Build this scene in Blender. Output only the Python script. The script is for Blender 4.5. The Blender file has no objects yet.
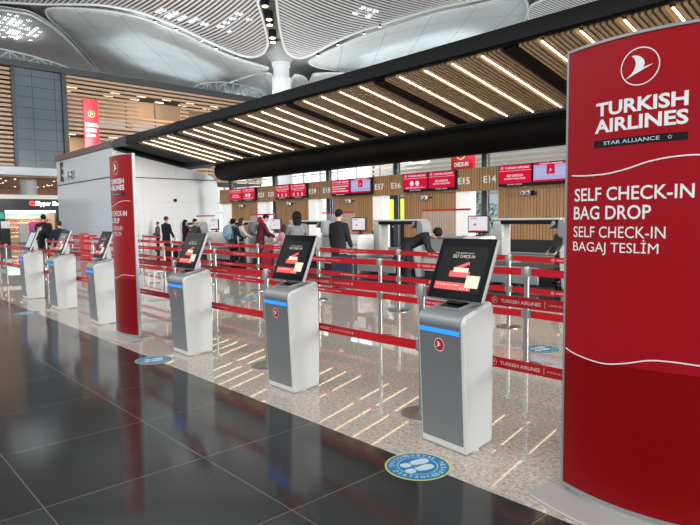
import bpy, bmesh, math, random
from mathutils import Vector, Matrix
random.seed(7)
scn = bpy.context.scene
COL = scn.collection
PI = math.pi
R = math.radians

# ------------------------------------------------------------------ camera, world, lights, exposure
F_PX, CAM_H = 580.28, 1.45
PITCH, ROLL, YAW = 0.074366, -0.0121088, 0.8278045
_fh = Vector((-math.sin(YAW), math.cos(YAW), 0)); _r0 = Vector((math.cos(YAW), math.sin(YAW), 0))
FWD = _fh*math.cos(PITCH) - Vector((0, 0, 1))*math.sin(PITCH)
_u0 = _r0.cross(FWD)
RGT = _r0*math.cos(ROLL) + _u0*math.sin(ROLL)
UPV = -_r0*math.sin(ROLL) + _u0*math.cos(ROLL)
CAM = Vector((0, 0, CAM_H))
cd = bpy.data.cameras.new('camera'); cam = bpy.data.objects.new('camera', cd); COL.objects.link(cam)
cd.sensor_width = 36; cd.lens = F_PX/700*36; cd.clip_start = .05; cd.clip_end = 600
mw = Matrix.Identity(4)
for i in range(3):
    mw[i][0] = RGT[i]; mw[i][1] = UPV[i]; mw[i][2] = -FWD[i]; mw[i][3] = CAM[i]
cam.matrix_world = mw
scn.camera = cam

def ray(x, y): return FWD*F_PX + RGT*(x-350) + UPV*(262.5-y)
def atY(x, y, Y):
    d = ray(x, y); return CAM + d*(Y/d.y)

scn.view_settings.view_transform = 'Standard'; scn.view_settings.look = 'None'
scn.view_settings.gamma = 1; scn.view_settings.use_curve_mapping = False
scn.view_settings.exposure = 0.0
W = bpy.data.worlds.new('world'); scn.world = W; W.use_nodes = True
bg = W.node_tree.nodes['Background']; bg.inputs[0].default_value = (.80, .87, .92, 1); bg.inputs[1].default_value = .85

def area(name, loc, target, sx, sy, power, color=(1, 1, 1), spread=180):
    l = bpy.data.lights.new(name, 'AREA'); l.shape = 'RECTANGLE'; l.size = sx; l.size_y = sy; l.energy = power; l.color = color; l.spread = R(spread)
    o = bpy.data.objects.new(name, l); COL.objects.link(o); o.location = loc
    o.rotation_euler = (Vector(target)-Vector(loc)).to_track_quat('-Z', 'Y').to_euler()
    return o
# skylights of the hall roof, behind and beside the photographer, and above the white block on the left
area('skylight_lamp', (10, -9, 14), (-4, 4, 0), 14, 10, 2400, (1, .98, .95))
area('skylight_lamp', (-14, -12, 15), (-10, 6, 0), 16, 10, 1900, (.96, .98, 1))
area('skylight_lamp', (-36, -6, 15), (-32, 10, 2), 16, 10, 1100, (.94, .97, 1))
# tall daylit windows on the right-hand side of the hall
area('window_lamp', (16, 13, 4.2), (-20, 13, 2.4), 18, 5, 1700, (.97, .98, 1))
area('window_lamp', (16, 15, 4.2), (-29, 13.6, 2.2), 14, 6, 1350, (.98, .98, 1), 44)  # added narrow beam, only there to brighten the block's right face
area('skylight_lamp', (-30, 26, 11.5), (-30, 24, 0), 30, 8, 1500, (.94, .97, 1))

# unseen lamps facing up, added to brighten the vault
area('vault_fill_lamp', (-10, 13.2, 6.0), (-12, 20, 17), 30, 2.5, 4200, (1, .98, .95))
area('vault_fill_lamp', (-33, 14, 6.4), (-40, 18, 17), 8, 5, 2800, (.97, .99, 1))
area('vault_fill_lamp', (-30, 32, 7.0), (-36, 40, 17), 26, 4, 2600, (.97, .99, 1))

# lamps of the office storey and of the shop
area('office_lamp', (-52.6, 23.5, 12.7), (-53.6, 23.5, 9), 2, 9, 480, (1, .66, .34))
area('office_lamp', (-52.6, 17.2, 8.8), (-53.6, 17.2, 5), 1.6, 3, 160, (1, .72, .42))
area('shop_lamp', (-50.2, 12.2, 2.2), (-51.6, 12.2, 1.0), .4, 3, 110, (1, .86, .7))

# ------------------------------------------------------------------ materials
MATS = {}
def mat(name, col, rough=.5, metal=0, spec=.5, emit=None, es=0, alpha=None, trans=0, coat=0):
    if name in MATS: return MATS[name]
    m = bpy.data.materials.new(name); m.use_nodes = True
    p = m.node_tree.nodes['Principled BSDF']
    p.inputs['Base Color'].default_value = (*col, 1); p.inputs['Roughness'].default_value = rough
    p.inputs['Metallic'].default_value = metal; p.inputs['Specular IOR Level'].default_value = spec
    if emit: p.inputs['Emission Color'].default_value = (*emit, 1); p.inputs['Emission Strength'].default_value = es
    if trans: p.inputs['Transmission Weight'].default_value = trans
    if coat: p.inputs['Coat Weight'].default_value = coat; p.inputs['Coat Roughness'].default_value = .06
    if alpha is not None: p.inputs['Alpha'].default_value = alpha
    MATS[name] = m
    return m
def nodes(m): return m.node_tree.nodes, m.node_tree.links, m.node_tree.nodes['Principled BSDF']
def coord(nt, kind='Object'):
    t = nt.nodes.new('ShaderNodeTexCoord'); return t.outputs[kind]
def ramp(nt, fac, stops):
    r = nt.nodes.new('ShaderNodeValToRGB'); nt.links.new(fac, r.inputs[0])
    while len(r.color_ramp.elements) < len(stops): r.color_ramp.elements.new(.5)
    for e, (p, c) in zip(r.color_ramp.elements, stops): e.position = p; e.color = (*c, 1)
    return r.outputs[0]
def noise(nt, co, scale, detail=4, rough=.6):
    n = nt.nodes.new('ShaderNodeTexNoise'); nt.links.new(co, n.inputs['Vector'])
    n.inputs['Scale'].default_value = scale; n.inputs['Detail'].default_value = detail; n.inputs['Roughness'].default_value = rough
    return n.outputs[0]
def mixc(nt, fac, a, b, mode='MIX'):
    m = nt.nodes.new('ShaderNodeMix'); m.data_type = 'RGBA'; m.blend_type = mode
    for s, v in ((m.inputs[0], fac), (m.inputs[6], a), (m.inputs[7], b)):
        if hasattr(v, 'is_output') or isinstance(v, bpy.types.NodeSocket): nt.links.new(v, s)
        elif isinstance(v, (int, float)): s.default_value = v
        else: s.default_value = (*v, 1)
    return m.outputs[2]
def brick(nt, co, w, h, mortar, off=0.0, size=1.0, shift=(0, 0, 0), rot=(0, 0, 0)):
    mp = nt.nodes.new('ShaderNodeMapping'); nt.links.new(co, mp.inputs[0]); mp.inputs[1].default_value = shift; mp.inputs[2].default_value = rot
    b = nt.nodes.new('ShaderNodeTexBrick'); nt.links.new(mp.outputs[0], b.inputs['Vector'])
    b.offset = off; b.inputs['Scale'].default_value = size; b.inputs['Brick Width'].default_value = w; b.inputs['Row Height'].default_value = h
    b.inputs['Mortar Size'].default_value = mortar; b.inputs['Mortar Smooth'].default_value = .05
    b.inputs['Color1'].default_value = (0, 0, 0, 1); b.inputs['Color2'].default_value = (1, 1, 1, 1); b.inputs['Mortar'].default_value = (.5, .5, .5, 1)
    return b
def bumpify(nt, p, h, strength=.3, dist=.01):
    b = nt.nodes.new('ShaderNodeBump'); b.inputs['Strength'].default_value = strength; b.inputs['Distance'].default_value = dist
    nt.links.new(h, b.inputs['Height']); nt.links.new(b.outputs[0], p.inputs['Normal'])

def granite_dark():
    m = mat('granite_dark', (.02, .02, .021), .07); n, l, p = nodes(m); nt = m.node_tree; co = coord(nt)
    b = brick(nt, co, .9, .9, .0022, shift=(-.425, .125, 0))
    speck = ramp(nt, noise(nt, co, 260, 2), [(.35, (.016, .0165, .017)), (.62, (.034, .035, .036)), (.8, (.07, .071, .073))])
    tint = mixc(nt, .25, speck, b.outputs[0], 'SOFT_LIGHT')
    c = mixc(nt, b.outputs[1], tint, (.17, .16, .15))
    l.new(c, p.inputs['Base Color'])
    r = nt.nodes.new('ShaderNodeMapRange'); l.new(noise(nt, co, 3, 3), r.inputs[0]); r.inputs[3].default_value = .08; r.inputs[4].default_value = .14
    l.new(r.outputs[0], p.inputs['Roughness'])
    return m
def terrazzo():
    m = mat('terrazzo', (.4, .37, .33), .08); n, l, p = nodes(m); nt = m.node_tree; co = coord(nt)
    a = ramp(nt, noise(nt, co, 36, 6, .78), [(.31, (.15, .125, .105)), (.43, (.39, .34, .29)), (.55, (.55, .495, .435)), (.72, (.68, .63, .57))])
    v = ramp(nt, noise(nt, co, 120, 2), [(.33, (.10, .085, .08)), (.42, (1, 1, 1))])
    c = mixc(nt, .75, a, v, 'MULTIPLY')
    pk = ramp(nt, noise(nt, co, 7, 3), [(.4, (1, 1, 1)), (.7, (1, .90, .84))])
    c = mixc(nt, .6, c, pk, 'MULTIPLY')
    b = brick(nt, co, .9, .9, .0022, shift=(-.425, .15, 0))
    c = mixc(nt, b.outputs[1], c, (.22, .20, .18))
    l.new(c, p.inputs['Base Color']); p.inputs['Roughness'].default_value = .022; p.inputs['Specular IOR Level'].default_value = .20
    return m
def wood(name, c1, c2, period, axis, rough=.45, groove=True, gap=(.10, .05, .022)):
    m = mat(name, c1, rough); n, l, p = nodes(m); nt = m.node_tree; co = coord(nt)
    st = nt.nodes.new('ShaderNodeMapping'); l.new(co, st.inputs[0])
    sc = [26, 26, 26]; sc['XYZ'.index(axis)] = 1.2; st.inputs[3].default_value = sc
    g = ramp(nt, noise(nt, st.outputs[0], 1, 5), [(.3, c2), (.7, c1)])
    if groove:
        sx = nt.nodes.new('ShaderNodeSeparateXYZ'); l.new(co, sx.inputs[0])
        mo = nt.nodes.new('ShaderNodeMath'); mo.operation = 'FRACT'
        di = nt.nodes.new('ShaderNodeMath'); di.operation = 'DIVIDE'; l.new(sx.outputs[0], di.inputs[0]); di.inputs[1].default_value = period
        l.new(di.outputs[0], mo.inputs[0])
        fl = nt.nodes.new('ShaderNodeMath'); fl.operation = 'FLOOR'; l.new(di.outputs[0], fl.inputs[0])
        wn = nt.nodes.new('ShaderNodeTexWhiteNoise'); wn.noise_dimensions = '1D'; l.new(fl.outputs[0], wn.inputs[1])
        g = mixc(nt, .35, g, ramp(nt, wn.outputs[0], [(0, (.45, .45, .45)), (1, (1, 1, 1))]), 'MULTIPLY')
        gr = ramp(nt, mo.outputs[0], [(0, (1, 1, 1)), (.76, (1, 1, 1)), (.82, (0, 0, 0)), (1, (0, 0, 0))])
        g = mixc(nt, gr, gap, g); bumpify(nt, p, gr, .8, .02)
    l.new(g, p.inputs['Base Color'])
    return m
def tiled(name, col, w, h, mort, mcol, rough, rot=(0, 0, 0), shift=(0, 0, 0), off=0):
    m = mat(name, col, rough); n, l, p = nodes(m); nt = m.node_tree
    sp = nt.nodes.new('ShaderNodeSeparateXYZ'); l.new(coord(nt), sp.inputs[0]); cb = nt.nodes.new('ShaderNodeCombineXYZ')
    l.new(sp.outputs[rot[0]], cb.inputs[0]); l.new(sp.outputs[rot[1]], cb.inputs[1])
    b = brick(nt, cb.outputs[0], w, h, mort, off, shift=shift)
    l.new(mixc(nt, b.outputs[1], mixc(nt, .06, col, b.outputs[0], 'SOFT_LIGHT'), mcol), p.inputs['Base Color'])
    return m
def brushed(name, col, rough=.3):
    m = mat(name, col, rough, 1); n, l, p = nodes(m); nt = m.node_tree
    st = nt.nodes.new('ShaderNodeMapping'); l.new(coord(nt), st.inputs[0]); st.inputs[3].default_value = (60, 60, 4)
    r = nt.nodes.new('ShaderNodeMapRange'); l.new(noise(nt, st.outputs[0], 2, 3), r.inputs[0]); r.inputs[3].default_value = rough-.08; r.inputs[4].default_value = rough+.1
    l.new(r.outputs[0], p.inputs['Roughness'])
    return m
def cloth(name, col, rough=.85):
    m = mat(name, col, rough, spec=.2); n, l, p = nodes(m); nt = m.node_tree; co = coord(nt)
    l.new(mixc(nt, .5, col, ramp(nt, noise(nt, co, 9, 3), [(.3, (.55, .55, .55)), (.7, (1, 1, 1))]), 'MULTIPLY'), p.inputs['Base Color'])
    bumpify(nt, p, noise(nt, co, 14, 3), .35, .02)
    return m
def totem_red():
    m = mat('totem_red', (.42, .008, .018), .34, spec=.12); n, l, p = nodes(m); nt = m.node_tree; co = coord(nt)
    sx = nt.nodes.new('ShaderNodeSeparateXYZ'); l.new(co, sx.inputs[0])
    mu = nt.nodes.new('ShaderNodeMath'); mu.operation = 'MULTIPLY'; l.new(sx.outputs[2], mu.inputs[0]); mu.inputs[1].default_value = 1/.0135
    s2 = nt.nodes.new('ShaderNodeMath'); s2.operation = 'MULTIPLY_ADD'; l.new(sx.outputs[0], s2.inputs[0]); s2.inputs[1].default_value = 4.0; l.new(mu.outputs[0], s2.inputs[2])
    fr = nt.nodes.new('ShaderNodeMath'); fr.operation = 'FRACT'; l.new(s2.outputs[0], fr.inputs[0])
    lines = ramp(nt, fr.outputs[0], [(0, (.235, .002, .005)), (.4, (.235, .002, .005)), (.6, (.185, .0015, .003)), (.9, (.185, .0015, .003))])
    lt = nt.nodes.new('ShaderNodeMath'); lt.operation = 'LESS_THAN'; l.new(sx.outputs[2], lt.inputs[0]); lt.inputs[1].default_value = .745
    l.new(mixc(nt, lt.outputs[0], (.33, .006, .013), lines), p.inputs['Base Color'])
    return m

M = dict(
    granite=granite_dark(), terrazzo=terrazzo(),
    shell=mat('shell_white', (.60, .61, .595), .3), kgrey=mat('kiosk_grey', (.215, .216, .218), .42, .3), ktop=mat('kiosk_top_grey', (.27, .272, .275), .38, .3),
    black=mat('black_plastic', (.008, .008, .009), .3, spec=.2), blackm=mat('black_matte', (.014, .014, .015), .6), bezel=mat('bezel_black', (.003, .003, .0035), .15, spec=.04),
    silver=mat('silver_paint', (.36, .36, .355), .42, .3), led=mat('led_blue', (.02, .2, .9), .4, emit=(.02, .22, .95), es=1.15),
    emblem=mat('emblem_red', (.45, .01, .02), .3), white=mat('print_white', (.80, .79, .77), .45), steel=brushed('steel', (.40, .385, .36), .36),
    belt=mat('belt_red', (.48, .006, .013), .5, spec=.25), beltw=mat('belt_print', (.74, .50, .48), .5),
    red=totem_red(), redp=mat('red_paint', (.50, .008, .016), .35), alu=mat('aluminium', (.30, .30, .30), .42, .45), base=mat('totem_base', (.48, .47, .45), .4, .3),
    stblue=mat('sticker_blue', (.006, .17, .36), .4), styel=mat('sticker_yellow', (.62, .66, .10), .4), stprint=mat('sticker_print', (.50, .62, .66), .5),
    fascia=mat('canopy_dark', (.0045, .0042, .0042), .55, spec=.15), fasciag=mat('canopy_grey', (.05, .05, .052), .5, spec=.3), slat=wood('canopy_slat_wood', (.60, .42, .25), (.56, .385, .225), .1, 'Y', groove=False),
    backing=mat('canopy_backing', (.02, .016, .012), .8), strip=mat('strip_light', (1, .9, .75), .5, emit=(1, .80, .50), es=5.5),
    panelwood=wood('panel_wood', (.56, .29, .115), (.43, .21, .075), .10, 'Z'), headwood=wood('header_wood', (.58, .315, .125), (.46, .245, .09), .10, 'Z'),
    letter=mat('letter_white', (.85, .85, .83), .4, emit=(1, 1, 1), es=.12), block=tiled('block_white_shade', (.56, .57, .585), 1.8, 1.22, .005, (.40, .40, .40), .13, rot=(0, 2), shift=(.4, .0, 0)),
    blocklit=tiled('block_white_lit', (.84, .835, .82), 1.8, 1.22, .005, (.62, .62, .61), .1, rot=(1, 2), shift=(.3, 0, 0)),
    blockcap=mat('block_cap', (.14, .09, .08), .5), seam=mat('seam_dark', (.06, .04, .04), .5), sign_black=mat('sign_black', (.03, .025, .03), .5),
    desk=mat('desk_white', (.62, .61, .58), .3), deskg=mat('desk_grey', (.26, .25, .245), .4), kick=mat('kick_black', (.02, .02, .021), .5), conv=mat('conveyor_rubber', (.10, .095, .09), .55),
    glass=mat('clear_glass', (.92, .95, .95), .03, alpha=.12), facadeg=tiled('facade_grey', (.078, .096, .107), 1.62, .80, .018, (.02, .025, .03), .22, rot=(1, 2), shift=(.04, .1, 0)),
    frame_dark=mat('facade_frame', (.025, .028, .03), .5), fslat=wood('facade_slat_wood', (.40, .26, .165), (.30, .18, .11), .1, 'Y', groove=False),
    olamp=mat('office_lamp', (1, .85, .6), .5, emit=(1, .78, .5), es=2.2), interior=mat('interior_tan', (.42, .30, .20), .7), intdark=mat('interior_dark', (.06, .05, .045), .7), lampw=mat('warm_lamp', (1, .85, .6), .5, emit=(1, .74, .42), es=6), lampc=mat('cool_lamp', (1, 1, 1), .5, emit=(1, .97, .92), es=3.0),
    soffit=wood('soffit_wood', (.36, .17, .085), (.27, .12, .06), .4, 'Y'), concrete=mat('pale_panel', (.42, .44, .44), .45), pillar=mat('pillar_grey', (.46, .47, .48), .5),
    shopblack=mat('shop_black', (.018, .019, .02), .4), shopw=mat('shop_letter', (1, 1, 1), .4, emit=(1, .97, .95), es=1.6), shopr=mat('shop_mark', (1, .1, .08), .4, emit=(1, .05, .03), es=1.2),
    ceilp=mat('ceiling_paint', (.40, .41, .40), .6), ceilrib=mat('ceiling_rib', (.20, .205, .20), .6), ceildark=mat('ceiling_void_shade', (.085, .085, .085), .8), cslat=mat('ceiling_slat', (.45, .44, .43), .5),
    cslatd=mat('ceiling_slat_grey', (.34, .32, .31), .5), sky=mat('skylight_pane', (1, 1, 1), .5, emit=(.90, .96, 1), es=5), truss=mat('truss_steel', (.30, .32, .33), .5),
    skyp=mat('skylight_pane_bright', (1, 1, 1), .5, emit=(.88, .95, 1), es=16),
    winglow=mat('window_daylight', (1, 1, 1), .4, emit=(.90, .96, 1), es=.85), winblue=mat('window_teal', (.3, .4, .42), .2, emit=(.42, .56, .60), es=.28), mull=mat('mullion_grey', (.30, .32, .33), .5),
    backslat=mat('back_slat_tan', (.36, .29, .22), .6), lit=mat('lit_panel', (.8, .8, .78), .5, emit=(1, .97, .90), es=.35), yellow=mat('advert_yellow', (.7, .75, .1), .5, emit=(.75, .82, .08), es=.8),
    bluescr=mat('advert_blue', (.1, .4, .9), .5, emit=(.05, .30, .85), es=.9), lav=mat('screen_lavender', (.05, .05, .08), .3, emit=(.52, .50, .86), es=.72, spec=.1), sred=mat('screen_red', (.03, .0, .004), .3, emit=(.66, .002, .035), es=.95, spec=.1),
    sdark=mat('screen_dark', (.01, .01, .012), .2, emit=(.01, .01, .012), es=1), swhite=mat('screen_white', (.1, .1, .1), .3, emit=(.82, .80, .88), es=.8), kdisp=mat('kiosk_display', (.003, .003, .0035), .2, spec=.06, emit=(.006, .006, .007), es=1),
    kred=mat('kiosk_display_red', (.6, .03, .03), .25, emit=(.55, .035, .03), es=.75), kcream=mat('kiosk_display_cream', (.6, .5, .35), .25, emit=(.52, .42, .30), es=.7), kbrown=mat('kiosk_display_reflection', (.10, .055, .035), .12, emit=(.05, .025, .015), es=1), kgold=mat('kiosk_display_text', (.5, .45, .35), .3, emit=(.42, .36, .26), es=.8), kpale=mat('kiosk_display_glare', (.4, .4, .4), .12, emit=(.10, .11, .11), es=1),
    gold=mat('sign_gold', (.8, .55, .2), .4, emit=(.9, .62, .22), es=.9), leaf=mat('leaf_green', (.05, .11, .035), .6), pink=mat('pink_board', (.55, .08, .26), .5, emit=(.5, .06, .22), es=.35),
)
def perforated():
    m = mat('ceiling_perforated', (.52, .545, .54), .6); n, l, p = nodes(m); nt = m.node_tree; co = coord(nt)
    b = brick(nt, co, 3.2, 3.2, .03, rot=(0, 0, R(38))); v = noise(nt, co, .35, 3)
    c = mixc(nt, .25, (.56, .585, .58), ramp(nt, v, [(.35, (.72, .72, .72)), (.65, (1, 1, 1))]), 'MULTIPLY')
    mp = nt.nodes.new('ShaderNodeMapping'); l.new(co, mp.inputs[0]); mp.inputs[2].default_value = (0, 0, R(38))
    wv = nt.nodes.new('ShaderNodeTexWave'); l.new(mp.outputs[0], wv.inputs[0]); wv.inputs['Scale'].default_value = 1.1; wv.bands_direction = 'X'
    c = mixc(nt, .10, c, wv.outputs[0], 'MULTIPLY')
    c = mixc(nt, b.outputs[1], c, (.30, .31, .31))
    l.new(c, p.inputs['Base Color'])
    tr = nt.nodes.new('ShaderNodeBsdfTranslucent'); l.new(c, tr.inputs[0])
    mx = nt.nodes.new('ShaderNodeMixShader'); mx.inputs[0].default_value = .45
    out = [k for k in n if k.type == 'OUTPUT_MATERIAL'][0]
    l.new(p.outputs[0], mx.inputs[1]); l.new(tr.outputs[0], mx.inputs[2]); l.new(mx.outputs[0], out.inputs[0])
    return m
M['perf'] = perforated()

# ------------------------------------------------------------------ mesh helpers
class MB:
    def __init__(s): s.v = []; s.f = []; s.mi = []; s.m = 0; s.T = None
    def add(s, vs, fs):
        o = len(s.v)
        for p in vs:
            p = Vector(p); s.v.append(tuple(s.T @ p) if s.T else tuple(p))
        for f in fs: s.f.append(tuple(i+o for i in f)); s.mi.append(s.m)
        return s
    def box(s, x0, x1, y0, y1, z0, z1):
        return s.add([(x0, y0, z0), (x1, y0, z0), (x1, y1, z0), (x0, y1, z0), (x0, y0, z1), (x1, y0, z1), (x1, y1, z1), (x0, y1, z1)],
                     [(3, 2, 1, 0), (4, 5, 6, 7), (0, 1, 5, 4), (1, 2, 6, 5), (2, 3, 7, 6), (3, 0, 4, 7)])
    def beam(s, a, b, w, h, up=(0, 0, 1)):
        a = Vector(a); b = Vector(b); t = (b-a).normalized(); u = Vector(up); sd = t.cross(u)
        if sd.length < 1e-4: sd = t.cross(Vector((1, 0, 0)))
        sd.normalize(); u = sd.cross(t).normalized(); sd *= w/2; u *= h/2
        vs = [p+i*sd+j*u for p in (a, b) for i, j in ((-1, -1), (1, -1), (1, 1), (-1, 1))]
        return s.add(vs, [(3, 2, 1, 0), (4, 5, 6, 7), (0, 1, 5, 4), (1, 2, 6, 5), (2, 3, 7, 6), (3, 0, 4, 7)])
    def prism(s, poly, axis, a, b):   # poly in the two other axes (ordered x,y / y,z / x,z)
        def P(u, v, w): return {'Z': (u, v, w), 'X': (w, u, v), 'Y': (u, w, v)}[axis]
        n = len(poly)
        s.add([P(u, v, a) for u, v in poly]+[P(u, v, b) for u, v in poly],
              [tuple(range(n))[::-1], tuple(range(n, 2*n))]+[(i, (i+1) % n, n+(i+1) % n, n+i) for i in range(n)])
        return s
    def rings(s, rs, caps=True, close=True):
        n = len(rs[0]); vs = [p for r in rs for p in r]; fs = []
        for k in range(len(rs)-1):
            for i in range(n if close else n-1):
                j = (i+1) % n; fs.append((k*n+i, k*n+j, (k+1)*n+j, (k+1)*n+i))
        if caps: fs += [tuple(range(n))[::-1], tuple(range((len(rs)-1)*n, len(rs)*n))]
        return s.add(vs, fs)
    def lathe(s, prof, c=(0, 0, 0), n=24):
        return s.rings([[(c[0]+r*math.cos(2*PI*i/n), c[1]+r*math.sin(2*PI*i/n), c[2]+z) for i in range(n)] for r, z in prof])
    def tube(s, path, r, n=10, ref=None):
        rs = []; P = [Vector(p) for p in path]
        for k, p in enumerate(P):
            t = (P[min(k+1, len(P)-1)]-P[max(k-1, 0)]).normalized(); rf = Vector(ref or ((0, 0, 1) if abs(t.z) < .9 else (1, 0, 0)))
            a = t.cross(rf).normalized(); b = t.cross(a).normalized(); rr = r[k] if isinstance(r, (list, tuple)) else r
            ra, rb = rr if isinstance(rr, (list, tuple)) else (rr, rr)
            rs.append([p+a*(ra*math.cos(2*PI*i/n))+b*(rb*math.sin(2*PI*i/n)) for i in range(n)])
        return s.rings(rs)
    def ball(s, c, rx, ry, rz, n=14, m=9):
        c = Vector(c); rs = []
        for k in range(m+1):
            t = PI*(k+.02*(1 if k == 0 else -1 if k == m else 0))/m
            rs.append([c+Vector((rx*math.sin(t)*math.cos(2*PI*i/n), ry*math.sin(t)*math.sin(2*PI*i/n), -rz*math.cos(t))) for i in range(n)])
        return s.rings(rs)
    def mesh(s, name):
        me = bpy.data.meshes.new(name); me.from_pydata(s.v, [], s.f); me.update(); return me
    def build(s, name, mats, parent=None, smooth=None, bevel=0, seg=2, fix=True):
        me = s.mesh(name); mats = mats if isinstance(mats, (list, tuple)) else [mats]
        for k in mats: me.materials.append(M[k] if isinstance(k, str) else k)
        if len(mats) > 1: me.polygons.foreach_set('material_index', s.mi)
        if fix:
            bm = bmesh.new(); bm.from_mesh(me); bmesh.ops.recalc_face_normals(bm, faces=bm.faces); bm.to_mesh(me); bm.free()
        if smooth:
            me.polygons.foreach_set('use_smooth', [True]*len(me.polygons)); me.set_sharp_from_angle(angle=R(smooth))
        return link(me, name, parent, bevel, seg)
def link(me, name, parent=None, bevel=0, seg=2):
    o = bpy.data.objects.new(name, me); COL.objects.link(o)
    if parent: o.parent = parent
    if bevel:
        b = o.modifiers.new('bevel', 'BEVEL'); b.width = bevel; b.segments = seg; b.limit_method = 'ANGLE'; b.angle_limit = R(35)
    return o
def tag(o, label, cat, group=None):
    o['label'] = label; o['category'] = cat
    if group: o['group'] = group
    return o
def struct(o, label=None):
    o['kind'] = 'structure'
    if label: o['label'] = label
    return o
def thing(name, label, cat, loc=(0, 0, 0), rz=0, group=None):
    o = bpy.data.objects.new(name, None); COL.objects.link(o); o.empty_display_size = .2
    o.location = loc; o.rotation_euler = (0, 0, rz); return tag(o, label, cat, group)
KIDS = {}
def copy_tree(o, parent=None):
    c = o.copy(); COL.objects.link(c)
    if parent: c.parent = parent
    for ch in list(o.children): copy_tree(ch, c)
    return c

# lettering: built-in font turned into flat polygons, fitted to a box, then bent over a surface
_tc = {}
def text_polys(body, bold=0.0):
    k = (body, bold)
    if k not in _tc:
        cu = bpy.data.curves.new('lettering', 'FONT'); cu.body = body; cu.size = 1; cu.offset = bold; cu.resolution_u = 3
        o = bpy.data.objects.new('lettering', cu); COL.objects.link(o)
        dg = bpy.context.evaluated_depsgraph_get(); dg.update()
        me = bpy.data.meshes.new_from_object(o.evaluated_get(dg))
        vs = [v.co.copy() for v in me.vertices]; fs = [tuple(p.vertices) for p in me.polygons]
        bpy.data.objects.remove(o); bpy.data.curves.remove(cu); bpy.data.meshes.remove(me)
        x0 = min(v.x for v in vs); x1 = max(v.x for v in vs); y0 = min(v.y for v in vs); y1 = max(v.y for v in vs)
        _tc[k] = ([((v.x-x0)/(x1-x0), v.y/.682) for v in vs], fs, (x1-x0)/.682)   # width normalised, height in cap heights
    return _tc[k]
def put_text(mb, body, u0, u1, v0, cap, fn, bold=0.0):
    vs, fs, asp = text_polys(body, bold)
    if u1 is None: u1 = u0+cap*asp
    return mb.add([fn(u0+(u1-u0)*x, v0+cap*y) for x, y in vs], fs)
BIRD = [(-.85, -.66), (-.62, -.50), (-.46, -.36), (-.34, -.20), (-.26, 0), (-.22, .2), (-.25, .36), (-.34, .53), (-.48, .68), (-.28, .68), (-.08, .62), (.10, .50), (.22, .35), (.27, .22), (.27, .1), (.23, -.02), (.17, -.1), (.45, -.03), (.74, .03), (.55, -.07), (.3, -.17), (-.08, -.34), (-.45, -.50)]
def put_bird(mb, cu, cv, r, fn, su=1.0):
    n = len(BIRD); pts = [(cu+r*x*su, cv+r*y) for x, y in BIRD]
    bm = bmesh.new(); vv = [bm.verts.new((u, v, 0)) for u, v in pts]; bm.faces.new(vv)
    bmesh.ops.triangulate(bm, faces=bm.faces[:]); bm.verts.index_update()
    fs = [tuple(v.index for v in f.verts) for f in bm.faces]; bm.free()
    return mb.add([fn(u, v) for u, v in pts], fs)
def put_ring(mb, cu, cv, r0, r1, fn, n=40, a0=0, a1=2*PI, su=1.0):
    vs = []; 
    for i in range(n+1):
        t = a0+(a1-a0)*i/n
        for r in (r0, r1): vs.append(fn(cu+r*math.cos(t)*su, cv+r*math.sin(t)))
    return mb.add(vs, [(2*i, 2*i+1, 2*i+3, 2*i+2) for i in range(n)])
def put_disc(mb, cu, cv, r, fn, n=28, rv=None):
    rv = rv or r
    return mb.add([fn(cu+r*math.cos(2*PI*i/n), cv+rv*math.sin(2*PI*i/n)) for i in range(n)], [tuple(range(n))])
def put_line(mb, pts, w, fn):
    vs = []
    for i, (u, v) in enumerate(pts):
        a = pts[max(i-1, 0)]; b = pts[min(i+1, len(pts)-1)]; d = Vector((b[0]-a[0], b[1]-a[1])).normalized()
        vs += [fn(u-d.y*w/2, v+d.x*w/2), fn(u+d.y*w/2, v-d.x*w/2)]
    return mb.add(vs, [(2*i, 2*i+1, 2*i+3, 2*i+2) for i in range(len(pts)-1)])
def put_rect(mb, u0, u1, v0, v1, fn): return mb.add([fn(u0, v0), fn(u1, v0), fn(u1, v1), fn(u0, v1)], [(0, 1, 2, 3)])
def smooth_pts(pts, k=6):
    out = []
    for i in range(len(pts)-1):
        p0 = pts[max(i-1, 0)]; p1 = pts[i]; p2 = pts[i+1]; p3 = pts[min(i+2, len(pts)-1)]
        for j in range(k):
            t = j/k
            out.append(tuple(.5*((2*p1[c])+(-p0[c]+p2[c])*t+(2*p0[c]-5*p1[c]+4*p2[c]-p3[c])*t*t+(-p0[c]+3*p1[c]-3*p2[c]+p3[c])*t**3) for c in (0, 1)))
    return out+[tuple(pts[-1])]
ORD = ['first', 'second', 'third', 'fourth', 'fifth', 'sixth', 'seventh', 'eighth', 'ninth', 'tenth', 'eleventh', 'twelfth', 'thirteenth']

# ------------------------------------------------------------------ floor
fl = MB().box(-58, 14, -14, 2.55, -.12, 0).build('floor', 'granite'); struct(fl, 'polished dark granite floor with pale joints')
ft = MB().box(-58, 14, 2.5515, 9.3, -.12, 0).build('floor', 'terrazzo'); struct(ft, 'speckled polished pale stone floor under the queue')
fc = MB().box(-58, 14, 9.3015, 46, -.12, 0).build('floor', 'granite'); struct(fc, 'dark granite floor in front of the check-in desks')

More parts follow.
